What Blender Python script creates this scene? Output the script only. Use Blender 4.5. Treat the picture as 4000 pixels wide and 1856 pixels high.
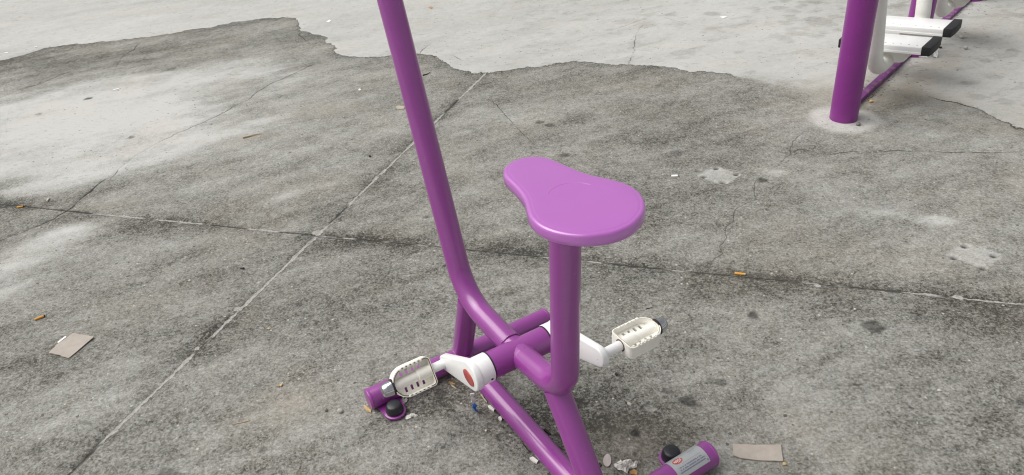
import bpy, bmesh, math, random
import numpy as np
from mathutils import Vector, Matrix
R = math.radians
for o in list(bpy.data.objects): bpy.data.objects.remove(o)
scene = bpy.context.scene
col = scene.collection

# ------------------------------------------------------------------ camera
FPX, PITCH, ROLL, CAM_H = 2865.77, R(32.6167), R(-4.5245), 1.5123
fw = Vector((0, math.cos(PITCH), -math.sin(PITCH))); up0 = Vector((0, math.sin(PITCH), math.cos(PITCH))); rt0 = Vector((1, 0, 0))
rt = math.cos(ROLL)*rt0 + math.sin(ROLL)*up0; up = -math.sin(ROLL)*rt0 + math.cos(ROLL)*up0
cd = bpy.data.cameras.new('camera'); cam = bpy.data.objects.new('camera', cd); col.objects.link(cam)
m3 = Matrix((rt, up, -fw)).transposed()
cam.matrix_world = Matrix.Translation((0, 0, CAM_H)) @ m3.to_4x4()
cd.sensor_width = 36; cd.lens = 36*FPX/4000; cd.clip_start = .05; cd.clip_end = 500
scene.camera = cam

# ------------------------------------------------------------------ sky, sun, exposure
SUN_EL, SUN_AZ = R(55), R(-82)          # azimuth from +Y, clockwise; broad light through cloud from the left
w = bpy.data.worlds.new('World'); scene.world = w; w.use_nodes = True
wn = w.node_tree; wn.nodes.clear()
sky = wn.nodes.new('ShaderNodeTexSky'); sky.sky_type = 'NISHITA'; sky.sun_disc = False
sky.sun_elevation = SUN_EL; sky.sun_rotation = SUN_AZ; sky.air_density = 1.6; sky.dust_density = 4.0; sky.ozone_density = 1.0
hs = wn.nodes.new('ShaderNodeHueSaturation'); hs.inputs['Saturation'].default_value = .16
bg = wn.nodes.new('ShaderNodeBackground'); bg.inputs['Strength'].default_value = .068
wo = wn.nodes.new('ShaderNodeOutputWorld')
wn.links.new(sky.outputs[0], hs.inputs['Color']); wn.links.new(hs.outputs[0], bg.inputs[0]); wn.links.new(bg.outputs[0], wo.inputs[0])
sl = bpy.data.lights.new('sun', 'SUN'); sl.energy = 1.5; sl.angle = R(60); sl.color = (1, .97, .93)
so = bpy.data.objects.new('sun', sl); col.objects.link(so)
sd = Vector((math.sin(SUN_AZ)*math.cos(SUN_EL), math.cos(SUN_AZ)*math.cos(SUN_EL), math.sin(SUN_EL)))
so.rotation_euler = sd.to_track_quat('Z', 'Y').to_euler()
scene.view_settings.view_transform = 'Standard'; scene.view_settings.look = 'None'
scene.view_settings.gamma = 1; scene.view_settings.exposure = .75
scene.view_settings.use_curve_mapping = False
scene.render.engine = 'CYCLES'
scene.cycles.pixel_filter_type = 'BLACKMAN_HARRIS'; scene.cycles.filter_width = 1.15

# ------------------------------------------------------------------ helpers
def at(px, py, h=0.0):
    """ray of a photo pixel met with the level z = h"""
    d = fw + (px-2000)/FPX*rt - (py-928)/FPX*up
    t = (h-CAM_H)/d.z
    return Vector((0, 0, CAM_H)) + t*d
def tag(o, label=None, cat=None, group=None, kind=None):
    for k, v in (('label', label), ('category', cat), ('group', group), ('kind', kind)):
        if v: o[k] = v
    return o
def empty(name, loc=(0, 0, 0), rz=0, parent=None):
    o = bpy.data.objects.new(name, None); col.objects.link(o); o.location = loc; o.rotation_euler = (0, 0, rz)
    o.empty_display_size = .1
    if parent: o.parent = parent
    return o
def link(name, me, mat, parent=None, smooth=True, angle=35):
    if smooth:
        for p in me.polygons: p.use_smooth = True
        try: me.set_sharp_from_angle(angle=R(angle))
        except Exception: pass
    if mat: me.materials.append(mat)
    o = bpy.data.objects.new(name, me); col.objects.link(o)
    if parent: o.parent = parent
    return o
def from_bm(name, bm, mat, parent=None, smooth=True, angle=35):
    bmesh.ops.recalc_face_normals(bm, faces=bm.faces)
    me = bpy.data.meshes.new(name); bm.to_mesh(me); bm.free()
    return link(name, me, mat, parent, smooth, angle)
def fillet(pts, rad, n=14):
    pts = [Vector(p) for p in pts]; out = [pts[0]]
    for i in range(1, len(pts)-1):
        a, b, c = pts[i-1], pts[i], pts[i+1]; r_ = rad[i-1] if isinstance(rad, (list, tuple)) else rad
        d1 = (a-b).normalized(); d2 = (c-b).normalized(); ang = d1.angle(d2); t = r_/math.tan(ang/2)
        ctr = b + (d1+d2).normalized()*(r_/math.sin(ang/2)); p1 = b+d1*t; p2 = b+d2*t
        v1 = p1-ctr; v2 = p2-ctr; tot = v1.angle(v2); ax = v1.cross(v2).normalized()
        for k in range(n+1): out.append(ctr + Matrix.Rotation(tot*k/n, 3, ax) @ v1)
    out.append(pts[-1]); return out
def sweep(bm, path, r, seg=32, caps=True, dome=0.0):
    """tube along a path; r is a number or one radius per point"""
    path = [Vector(p) for p in path]; n = len(path)
    rr = r if isinstance(r, (list, tuple)) else [r]*n
    t0 = (path[1]-path[0]).normalized(); ref = Vector((0, 0, 1)) if abs(t0.z) < .9 else Vector((1, 0, 0))
    nx = t0.cross(ref).normalized(); rings = []; pt = t0
    for i in range(n):
        t = (path[min(i+1, n-1)]-path[max(i-1, 0)]).normalized()
        ax = pt.cross(t)
        if ax.length > 1e-7: nx = Matrix.Rotation(pt.angle(t), 3, ax.normalized()) @ nx
        pt = t; ny = t.cross(nx)
        rings.append([bm.verts.new(path[i]+rr[i]*(math.cos(2*math.pi*k/seg)*nx+math.sin(2*math.pi*k/seg)*ny)) for k in range(seg)])
    for a, b in zip(rings, rings[1:]):
        for k in range(seg): bm.faces.new((a[k], a[(k+1) % seg], b[(k+1) % seg], b[k]))
    if caps: bm.faces.new(rings[0][::-1]); bm.faces.new(rings[-1])
    return rings
def tube(name, path, r, mat, parent, seg=36, rounded=0.0):
    path = [Vector(p) for p in path]; rr = r
    if rounded:
        r0 = r; d0 = (path[0]-path[1]).normalized(); d1 = (path[-1]-path[-2]).normalized()
        ks = [0, .25, .5, .75, .95]
        pre = [path[0]+d0*rounded*math.sqrt(1-(1-k)**2)*1.0 for k in ()]
        head = []; hr = []
        for k in range(6):
            a = math.pi/2*k/5; head.append(path[0]+d0*rounded*(math.cos(a)-1)); hr.append(r0-rounded+rounded*math.sin(a))
        tail = []; tr = []
        for k in range(6):
            a = math.pi/2*k/5; tail.append(path[-1]+d1*rounded*(math.sin(a)-1)); tr.append(r0-rounded+rounded*math.cos(a))
        path = head+path[1:-1]+tail; rr = hr+[r0]*(len(path)-12)+tr
    bm = bmesh.new(); sweep(bm, path, rr, seg); return from_bm(name, bm, mat, parent)
def prism(bm, poly, z0, z1, M=Matrix()):
    lo = [bm.verts.new(M @ Vector((x, y, z0))) for x, y in poly]; hi = [bm.verts.new(M @ Vector((x, y, z1))) for x, y in poly]
    fs = [bm.faces.new(lo[::-1]), bm.faces.new(hi)]; n = len(poly)
    for i in range(n): fs.append(bm.faces.new((lo[i], lo[(i+1) % n], hi[(i+1) % n], hi[i])))
    return lo, hi, fs
def bevel_sharp(bm, off, seg=2, ang=30):
    bmesh.ops.recalc_face_normals(bm, faces=bm.faces)
    ed = [e for e in bm.edges if len(e.link_faces) == 2 and e.calc_face_angle(0) > R(ang)]
    bmesh.ops.bevel(bm, geom=ed, offset=off, segments=seg, profile=.5, affect='EDGES', clamp_overlap=True)
def box(name, x0, x1, y0, y1, z0, z1, mat, parent, bev=.002, M=Matrix()):
    bm = bmesh.new(); prism(bm, [(x0, y0), (x1, y0), (x1, y1), (x0, y1)], z0, z1, M)
    if bev: bevel_sharp(bm, bev)
    return from_bm(name, bm, mat, parent)

# ------------------------------------------------------------------ noise in numpy (for the ground relief)
rng = np.random.default_rng(7)
_tab = rng.random((256, 256))
def vnoise(x, y, s, off=0):
    x = x*s+off*17.31+500; y = y*s+off*9.77+500
    xi = np.floor(x).astype(np.int64); yi = np.floor(y).astype(np.int64); fx = x-xi; fy = y-yi
    fx = fx*fx*(3-2*fx); fy = fy*fy*(3-2*fy); g = lambda a, b: _tab[a % 256, b % 256]
    return (g(xi, yi)*(1-fx)+g(xi+1, yi)*fx)*(1-fy)+(g(xi, yi+1)*(1-fx)+g(xi+1, yi+1)*fx)*fy
def fbm(x, y, s, o=4, off=0, gain=.55):
    t = 0; a = 1; n = 0
    for i in range(o): t = t+a*vnoise(x, y, s*2.03**i, off+i*3); n += a; a *= gain
    return t/n
def seg_dist(X, Y, pl, reach=.25, signed=False):
    """distance to a polyline, the running length along it and (signed) the side"""
    D = np.full(X.shape, 9.0); S = np.zeros(X.shape); G = np.ones(X.shape); acc = 0
    pl = np.asarray(pl)
    box_ = (X > pl[:, 0].min()-reach) & (X < pl[:, 0].max()+reach) & (Y > pl[:, 1].min()-reach) & (Y < pl[:, 1].max()+reach)
    ids = np.nonzero(box_.ravel())[0]; x = X.ravel()[ids]; y = Y.ravel()[ids]; dd = np.full(x.shape, 9.0); ss = np.zeros(x.shape); gg = np.ones(x.shape)
    for (ax, ay), (bx, by) in zip(pl, pl[1:]):
        ux, uy = bx-ax, by-ay; L2 = ux*ux+uy*uy+1e-12; t = np.clip(((x-ax)*ux+(y-ay)*uy)/L2, 0, 1)
        d = np.hypot(x-ax-t*ux, y-ay-t*uy); k = d < dd-1e-9; dd[k] = d[k]; ss[k] = acc+t[k]*math.sqrt(L2); acc += math.sqrt(L2)
        gg[k] = np.where((x-ax)*uy-(y-ay)*ux >= 0, 1, -1)[k]
    D.ravel()[ids] = dd; S.ravel()[ids] = ss; G.ravel()[ids] = gg
    return (D, S, G, acc) if signed else (D, S)
def P2(lst, o=(0, 0), s=1.0): return [at(o[0]+a/s, o[1]+b/s).xy[:] for a, b in lst]
def sm(a, b, x): t = np.clip((x-a)/(b-a), 0, 1); return t*t*(3-2*t)

# ------------------------------------------------------------------ ground layout (world positions on the slab)
EDGE = P2([(-400, 470), (0, 402), (210, 355), (280, 325), (480, 295), (590, 290), (850, 262), (990, 245), (1130, 222), (1250, 200), (1420, 178), (1560, 148), (1720, 128), (1900, 117), (1975, 120), (1990, 150), (2000, 180), (2010, 205), (2100, 230), (2170, 252), (2165, 285), (2205, 303), (2232, 325), (2222, 358), (2260, 370), (2330, 378), (2440, 382), (2561, 375)], s=1.7073)
EDGE += P2([(100, 300), (190, 302), (240, 305), (300, 322), (340, 350), (380, 378), (440, 395), (510, 410), (560, 408), (700, 395), (860, 375), (970, 355), (1080, 342), (1170, 345), (1210, 358), (1290, 366), (1400, 366), (1500, 372), (1640, 380), (1750, 405), (1860, 402), (1920, 415), (2000, 430), (2100, 450), (2200, 466), (2350, 485), (2440, 500)], o=(1500, 0), s=1.431)
EDGE += P2([(3290, 362), (3420, 366), (3540, 372), (3630, 380), (3686, 394), (3733, 398), (3780, 412), (3840, 429), (3897, 469), (3967, 497), (4100, 550), (4400, 640)])
JA = P2([(2000, 165), (1872, 308), (1560, 608), (1240, 915), (760, 1372), (260, 1856), (-100, 2200)])
JB = P2([(-600, 742), (0, 797), (400, 838), (820, 880), (1240, 915), (1820, 965), (2650, 1046), (3300, 1112), (4000, 1185), (4700, 1258)])
CRACKS = [  # polyline, half width (m), strength
 (P2([(620, 0), (560, 45), (540, 70), (470, 120), (380, 185), (300, 235), (150, 305), (60, 335), (0, 360), (-200, 450)], (0, 700), 1.493), .006, 1.0),
 (P2([(730, 1195), (800, 1120), (900, 1040), (970, 1000), (1080, 945), (1190, 885), (1300, 840), (1430, 780), (1560, 705), (1650, 660), (1740, 600), (1800, 555), (1870, 530), (1950, 490), (2100, 425)], (0, 0), 1.7073), .005, .62),
 (P2([(1400, 440), (1365, 470), (1340, 500), (1250, 550), (1210, 605), (1160, 690)], (0, 0), 2.575), .006, .7),
 (P2([(720, 470), (620, 490), (460, 535), (320, 580), (150, 632), (0, 656)], (0, 0), 2.575), .006, .8),
 (P2([(1000, 675), (900, 680), (780, 700), (640, 740), (500, 800), (380, 850), (180, 910), (60, 960), (-40, 1000)], (0, 0), 2.575), .006, .6),
 (P2([(730, 90), (690, 120), (665, 160), (648, 200), (640, 235), (580, 285), (530, 320), (505, 350), (450, 380), (440, 430), (430, 465), (445, 485), (390, 520), (335, 545), (320, 590), (325, 615), (280, 650), (275, 680), (275, 735), (240, 760), (245, 805), (200, 830), (175, 855), (168, 885)], (2650, 450), 1.494), .0033, .48),
 (P2([(648, 205), (740, 205), (820, 225), (880, 230), (930, 215), (1010, 205), (1100, 213), (1280, 205), (1400, 207), (1500, 212), (1700, 213), (1830, 220), (1950, 208), (2200, 204)], (2650, 450), 1.494), .005, .62),
 (P2([(1914, 386), (1950, 420), (1985, 462), (2018, 500), (2045, 525), (2082, 560)]), .0032, .65),
 (P2([(2188, 558), (2192, 575), (2186, 595)]), .004, .7),
 (P2([(1638, 212), (1652, 195), (1690, 167)]), .005, .6),
 (P2([(2452, 252), (2474, 210), (2478, 165), (2484, 130), (2506, 96)]), .006, .5),
 (P2([(1765, 218), (1785, 232), (1805, 240)]), .005, .5),
 (P2([(1180, 120), (1165, 135), (1195, 160)]), .006, .6),
 (P2([(3630, 380), (3686, 394), (3733, 398), (3780, 412), (3840, 429)]), .007, .8),
 (P2([(2700, 100), (2580, 65), (2500, 80), (2400, 118)]), .004, .35),
 (P2([(3360, 190), (3330, 210), (3290, 200)]), .004, .3),
 (P2([(1400, 585), (1375, 560)], (1500, 0), 1.431), .003, .5),
]
# tone blobs: photo point on the slab, radii (m), turn (deg, world), amount (+ pale wear, - darker: grime along joints, plain darkening below the bike)
BLOBS = [(330, 470, 1.15, .55, -10, .70), (60, 560, .8, .5, -20, .45), (560, 600, .45, .22, 20, .22), (300, 690, .35, .12, 30, .35), (120, 1010, .34, .13, 42, .55), (250, 900, .22, .07, 40, .35), (60, 1120, .25, .07, 42, .25),
 (700, 330, .9, .45, 0, .28), (950, 260, .6, .3, 0, .22), (350, 230, 1.2, .22, -14, -.22), (60, 300, .6, .25, -14, -.12),
 (1180, 420, .55, .4, 0, -.05), (1700, 480, .4, .12, 20, .10), (2150, 420, .45, .16, 10, .28), (2000, 480, .25, .1, 0, .2), (1100, 770, .22, .06, 35, .32), (1320, 560, .3, .15, 30, .12),
 (2700, 430, .5, .3, 0, -.16), (2400, 430, .35, .2, 0, -.10), (2950, 520, .6, .25, -10, -.05), (3500, 520, .7, .3, -20, .16), (3850, 600, .5, .3, -20, .10), (3150, 640, .10, .05, -30, .25), (3030, 670, .09, .04, -20, .35), (3450, 830, .16, .05, -25, .28), (3670, 860, .07, .045, 0, .40), (3000, 700, .12, .06, 0, .12),
 (3300, 1450, .22, .12, 20, .22), (3500, 1330, .18, .1, 0, .18), (3800, 1000, .3, .14, 0, .12), (2950, 1650, .2, .16, 0, .18), (3300, 1750, .22, .12, 0, .14), (2900, 1450, .16, .1, 0, .10), (2600, 1250, .2, .1, 0, .08),
 (800, 1500, .25, .1, 45, .10), (1150, 1500, .2, .12, 40, .10), (500, 1500, .2, .1, 40, .12), (500, 1150, .3, .1, 40, .10), (1650, 1680, .1, .06, 0, .16), (1100, 1560, .1, .06, 20, .16), (1000, 1200, .16, .1, 30, .06),
 (300, 1200, .3, .1, 40, -.12), (600, 1080, .22, .08, 40, -.14), (850, 1050, .22, .06, 35, -.12), (640, 900, .25, .06, -6, -.22), (420, 850, .3, .05, -6, -.26), (60, 800, .3, .05, -6, -.30), (1450, 950, .4, .05, -6, -.2), (1750, 980, .3, .05, -6, -.16),
 (2050, 1650, .14, .10, 0, -.26), (2330, 1700, .14, .12, 0, -.34), (2250, 1580, .12, .1, 0, -.3), (1800, 1560, .14, .1, 0, -.24), (2500, 1620, .14, .09, 0, -.16), (1950, 1700, .1, .06, 0, -.1), (2600, 1700, .1, .1, 0, -.16), (1660, 1600, .1, .05, 20, -.22), (1500, 1640, .12, .05, 20, -.18),  # darker ground below and around the bike
 (3700, 1230, .35, .06, -10, -.26), (3950, 1260, .2, .08, -8, -.3), (3300, 1180, .25, .08, -8, -.16), (3650, 1600, .2, .12, 0, -.14), (3850, 1750, .2, .12, 0, -.14), (2800, 1100, .3, .07, -6, -.16), (2600, 1000, .2, .1, 0, -.08), (1600, 1200, .16, .08, 0, -.14), (1550, 1450, .12, .06, 30, -.08), (1300, 1250, .16, .06, 40, -.12), (1180, 1420, .12, .06, 30, -.10),
 (1900, 330, .3, .08, -10, -.18), (1330, 250, .35, .12, -30, -.22), (1150, 160, .25, .08, 0, -.12), (1100, 300, .4, .12, 20, -.10), (970, 360, .2, .05, 40, -.28), (3480, 420, .18, .05, 40, -.22), (3560, 330, .3, .06, 45, -.2)]
SAND = [(3380, 330, .22, .14, 40, .8), (3560, 330, .28, .08, 45, .8), (3250, 360, .2, .2, 0, .5), (3700, 250, .25, .07, 45, .6), (3850, 100, .35, .06, 45, .5), (3650, 400, .3, .12, 0, .5), (3940, 500, .3, .1, -20, .4), (420, 805, .13, .02, 12, .6), (1320, 430, .2, .1, 0, .35), (400, 205, .25, .08, -10, .35), (980, 540, .18, .05, 10, .35), (2400, 330, .5, .12, 0, .25), (1720, 560, .2, .1, 0, .15), (1750, 1460, .08, .05, 0, .7), (2500, 1750, .15, .1, 0, .35), (1100, 1600, .12, .08, 0, .4), (560, 1200, .2, .08, 30, .2)]
SPOTS = [(3405, 1275, .030, .8), (2945, 1228, .017, .8), (2895, 1140, .013, .6), (2692, 1570, .022, .85), (2700, 1550, .012, .6), (2610, 1530, .013, .5), (2485, 1690, .012, .95), (1712, 1538, .020, .75), (2820, 1490, .017, .6), (2145, 490, .024, .8), (2110, 478, .02, .8), (2205, 605, .022, .7), (2640, 595, .03, .5), (1665, 850, .012, .7), (2980, 703, .022, .9), (345, 385, .02, .9), (515, 535, .02, .7), (155, 445, .015, .7), (670, 270, .03, .45), (1170, 1190, .012, .7), (1450, 1420, .014, .4), (1030, 1760, .01, .5), (3980, 1570, .015, .5), (650, 1860, .03, .5), (1525, 1645, .009, .5), (2340, 875, .01, .3), (3600, 1760, .02, .25), (140, 1755, .02, .3), (3660, 470, .03, .25), (3780, 330, .03, .25), (3820, 380, .04, .25), (3700, 180, .03, .2), (3880, 300, .04, .2), (3930, 400, .04, .2), (3850, 240, .03, .25), (2620, 60, .04, .25), (2780, 55, .05, .3), (3040, 30, .05, .25), (2380, 120, .03, .2), (3170, 75, .05, .25), (2130, 200, .02, .25)]
PLATES = [P2([(105, 355), (205, 298), (240, 300), (370, 345), (290, 400), (240, 402)], (2650, 450), 1.494), P2([(1560, 815), (1640, 745), (1690, 750), (1890, 815), (1810, 905), (1770, 900)], (2650, 450), 1.494)]
HOLES = [(146, 357), (220, 308), (336, 342), (257, 390), (1607, 833), (1668, 765), (1840, 822), (1775, 893)]
POST1 = at(3294, 466)

def in_poly(X, Y, poly):
    c = np.zeros(X.shape, bool); n = len(poly); j = n-1
    for i in range(n):
        xi, yi = poly[i]; xj, yj = poly[j]
        with np.errstate(divide='ignore', invalid='ignore'):
            c ^= ((yi > Y) != (yj > Y)) & (X < (xj-xi)*(Y-yi)/(yj-yi+1e-12)+xi)
        j = i
    return c
def blob(X, Y, lst):
    t = np.zeros(X.shape)
    for px, py, rx, ry, rot, a in lst:
        c = at(px, py); ca, sa = math.cos(R(rot)), math.sin(R(rot)); dx = X-c.x; dy = Y-c.y
        u_ = (dx*ca+dy*sa)/rx; v_ = (-dx*sa+dy*ca)/ry; t += a*np.exp(-(u_*u_+v_*v_)*.9)
    return t
TOPPING = EDGE + [(9, 6), (9, 40), (-14, 40), (-14, 6)]
def side(X, Y, pl):
    """signed side of a joint's straight line"""
    (ax, ay), (bx, by) = pl[1], pl[-2]
    return (X-ax)*(by-ay)-(Y-ay)*(bx-ax)
def aniso(X, Y, s_, o, off, ang, k):
    ca, sa = math.cos(ang), math.sin(ang); return fbm((X*ca+Y*sa)*k, -X*sa+Y*ca, s_, o, off)
SWEEP = math.atan2(at(600, 450).y-at(0, 575).y, at(600, 450).x-at(0, 575).x)
def ground_fields(X, Y):
    wx = (fbm(X, Y, 28, 3, 1)-.5)*.022+(fbm(X, Y, 6, 2, 5)-.5)*.03; wy = (fbm(X, Y, 28, 3, 2)-.5)*.022+(fbm(X, Y, 6, 2, 6)-.5)*.03
    Xe, Ye = X+wx*.9, Y+wy*.9; jx = (fbm(X, Y, 22, 3, 3)-.5)*.05; jy = (fbm(X, Y, 22, 3, 4)-.5)*.05
    cell = np.maximum(np.hypot(X, Y)*.0032, .002)
    top = in_poly(Xe+jx, Ye+jy, TOPPING)
    de, se = seg_dist(Xe+jx, Ye+jy, EDGE, .3); sde = np.where(top, de, -de)
    z = (fbm(X, Y, 1.2, 3, 11)-.5)*.006 + (fbm(X, Y, 9, 3, 12)-.5)*.0022
    z += (fbm(X, Y, 60, 2, 14)-.5)*.0016*np.where(top, .35, 1)
    rise = .0065*(.35+.65*sm(.25, .6, fbm(X, Y, .9, 2, 31)))
    soft = sm(1.2, 1.6, X)*(1-sm(2.0, 2.3, X))       # the edge is feathered out around the post
    z += np.where(top, 1, 0)*rise*(1-.85*soft)*sm(0, .02, de)
    left = 1-sm(-1.6, -.4, X)
    st1 = aniso(X, Y, 5, 5, 22, SWEEP, .28); st2 = aniso(X, Y, 16, 4, 26, SWEEP, .35)
    wear = blob(X, Y, BLOBS); n_w = aniso(X, Y, 4.5, 5, 23, SWEEP, .45)
    pos_w = np.maximum(wear, 0); pos_w = pos_w*.45+.55*sm(.18, .62, pos_w+(n_w-.5)*1.1*np.minimum(1, pos_w*4))*np.minimum(.75, pos_w*1.7)
    tone = .415+(fbm(X, Y, .9, 4, 21)-.5)*.10+(st1-.5)*(.17+.20*left)+(st2-.5)*.34+(fbm(X, Y, 8, 5, 29, .7)-.5)*.25+(fbm(X, Y, 45, 3, 30)-.5)*.18+pos_w*.70+np.minimum(wear, 0)*.52*(.35+1.3*fbm(X, Y, 7, 4, 27))
    ttone = .845+(fbm(X, Y, .8, 4, 24)-.5)*.16+(aniso(X, Y, 7, 4, 25, SWEEP, .35)-.5)*.22+(fbm(X, Y, 30, 3, 28)-.5)*.12-.12*sm(1.6, 2.6, X)+.45*np.minimum(wear, 0)
    flk = sm(.60, .66, fbm(X, Y, 11, 3, 34))*sm(1.9, 2.6, X+.3*Y-.6)*sm(.42, .55, fbm(X, Y, 2, 2, 35)); ttone = ttone-.15*flk
    scf = sm(.61, .68, aniso(X, Y, 13, 4, 36, SWEEP, .5)); ttone = ttone-.12*scf*(.35+.65*sm(-.5, 1.2, X))
    tone = tone-.16*np.exp(-de/.05)*np.where(top, 0, 1)*(1-soft)
    crack = np.zeros(X.shape); grime_c = np.zeros(X.shape)
    sdc = np.full(X.shape, 1.0); wc = np.zeros(X.shape); best = np.full(X.shape, 9.0)
    for pl, hw, st in CRACKS:
        d, s, g, tot = seg_dist(Xe, Ye, pl, .12, True); hw = hw*.62
        taper = np.clip(np.minimum(s, tot-s)/.05, 0, 1); tip = np.clip(1-np.maximum(0, d-hw*3)/.03, 0, 1)
        k = d < best; best = np.where(k, d, best); sdc = np.where(k & (d < 1), g*d/hw, sdc)
        wc = np.where(k & (d < .12), np.clip(st*(.25+.75*taper)*(.35+.9*sm(.25, .6, vnoise(X, Y, 9, 41)))*(d < np.maximum(.02, cell*2.6)), 0, 1), wc)
        tone = tone-.06*np.exp(-d/.02)*st; ttone = ttone-.03*np.exp(-d/.02)*st
        z -= .003*np.clip(1.2-d/np.maximum(hw*1.5, cell), 0, 1)*st
    jdark = np.zeros(X.shape)
    for q, pl in enumerate((JA, JB)):
        d, s = seg_dist(X, Y, pl, .3); d = np.where(top, 9, d)
        z -= .0025*np.clip(1.6-d/np.maximum(.01, cell), 0, 1)+.0024*np.exp(-(d/.05)**2)
        gr = np.exp(-d/.05)*(.2+.95*sm(.32, .62, fbm(X, Y, 3.5, 3, 73+q))); tone = tone-.25*gr
        if q == 1: jdark = sm(-1.75, -2.2, X)*1.0+1.0*np.exp(-((X-.84)/.2)**2)+.35*np.exp(-((X-.2)/.4)**2)
    # rubble of mortar where the joints cross and along them
    mortar = np.zeros(X.shape)
    for px, py, rr_ in ((1240, 905, .034), (3745, 1160, .026), (3190, 1115, .024), (925, 1205, .02), (1010, 1105, .016), (770, 1360, .014), (2205, 1002, .012)):
        c = at(px, py); dj = np.hypot(X-c.x, Y-c.y); mortar = np.maximum(mortar, np.clip(1.25-dj/rr_, 0, 1))
    z += .0025*(mortar > .4)
    # cement collar round the post
    dp = np.hypot(X-POST1.x, Y-POST1.y)*(1+.35*(fbm(X, Y, 7, 3, 91)-.5))
    ringm = 1-sm(.12, .18, dp); z += .005*(1-sm(.06, .17, dp)); rt_ = .90+(fbm(X, Y, 20, 3, 92)-.5)*.3
    tone = tone*(1-ringm)+rt_*ringm; ttone = ttone*(1-ringm)+rt_*ringm
    # patches left by removed base plates, with their bolt holes
    for poly in PLATES:
        ip = in_poly(X+wx*.5, Y+wy*.5, poly)*1.0; d, s = seg_dist(X, Y, poly+[poly[0]], .1)
        k = np.where(ip > 0, sm(-.001, .005, d), 0); tone = tone*(1-k)+(.68+(fbm(X, Y, 24, 3, 93)-.5)*.22)*k; z -= .001*k
        wc = wc*(1-k)
    for a, b in HOLES:
        c = at(2650+a/1.494, 450+b/1.494); d = np.hypot(X-c.x, Y-c.y); k = np.clip(1.5-d/.011, 0, 1); z -= .008*k
        crack = np.maximum(crack, k*.9); rim = np.exp(-((d-.017)/.006)**2); tone = tone+.12*rim
    for px, py, r_, a in SPOTS:
        c = at(px, py); d = np.hypot(X-c.x+wx*.5, (Y-c.y+wy*.5)*1.1)*(1+.5*(vnoise(X, Y, 60, 96)-.5)); k = 1-sm(r_*.8, r_*1.3, d); crack = np.maximum(crack, .95*a*k*(.7+.5*vnoise(X, Y, 150, 95)))
    c = at(2535, 1588); d = np.hypot(X-c.x+wx*.5, (Y-c.y+wy*.5)); k = 1-sm(.014, .019, d); z -= .007*k; tone = tone+.22*k
    crack = np.maximum(crack, .55*np.exp(-((d-.0175)/.0025)**2)*(Y > c.y-.004))
    sand = np.clip(blob(X, Y, SAND)*(.3+1.3*fbm(X, Y, 9, 3, 97)), 0, 1)
    sand = np.maximum(sand, .14*sm(.55, .72, fbm(X, Y, 2.2, 3, 98))*np.where(top, 0, 1))
    return z, dict(tone=np.clip(tone, 0, 1.15), ttone=np.clip(ttone, 0, 1.15), crack=np.clip(crack, 0, 1), mortar=mortar, sand=sand, sde=np.clip(sde, -.4, .4), soft=soft, sdc=sdc, wc=wc, jdark=np.clip(jdark, 0, 1)), top
def gz(x, y):
    z = ground_fields(np.array([[x]]), np.array([[y]]))[0]; return float(z[0, 0])

# ------------------------------------------------------------------ materials
def new_mat(name):
    m = bpy.data.materials.new(name); m.use_nodes = True; nt = m.node_tree; b = nt.nodes['Principled BSDF']; return m, nt, b
def N(nt, t, **kw):
    n = nt.nodes.new(t)
    for k, v in kw.items():
        if k in n.inputs: n.inputs[k].default_value = v
        else: setattr(n, k, v)
    return n
def mixc(nt, fac, a, b, mode='MIX'):
    n = nt.nodes.new('ShaderNodeMix'); n.data_type = 'RGBA'; n.blend_type = mode
    for sock, v in ((n.inputs[0], fac), (n.inputs[6], a), (n.inputs[7], b)):
        if hasattr(v, 'is_linked') or hasattr(v, 'links'): nt.links.new(v, sock)
        elif isinstance(v, (int, float)): sock.default_value = v
        else: sock.default_value = (*v, 1)
    return n.outputs[2]
def mth(nt, op, a, b=None, c=None):
    n = nt.nodes.new('ShaderNodeMath'); n.operation = op
    for i, v in enumerate((a, b, c)):
        if v is None: continue
        if hasattr(v, 'links'): nt.links.new(v, n.inputs[i])
        else: n.inputs[i].default_value = v
    return n.outputs[0]
def ramp(nt, fac, stops):
    n = nt.nodes.new('ShaderNodeValToRGB'); e = n.color_ramp.elements
    while len(e) > 1: e.remove(e[0])
    e[0].position = stops[0][0]; e[0].color = (*stops[0][1], 1)
    for p, c in stops[1:]:
        x = e.new(p); x.color = (*c, 1)
    nt.links.new(fac, n.inputs[0]); return n.outputs[0]
def noise(nt, vec, scale, detail=3, rough=.6):
    n = N(nt, 'ShaderNodeTexNoise', Scale=scale, Detail=detail, Roughness=rough)
    nt.links.new(vec, n.inputs['Vector']); return n.outputs[0]

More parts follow.
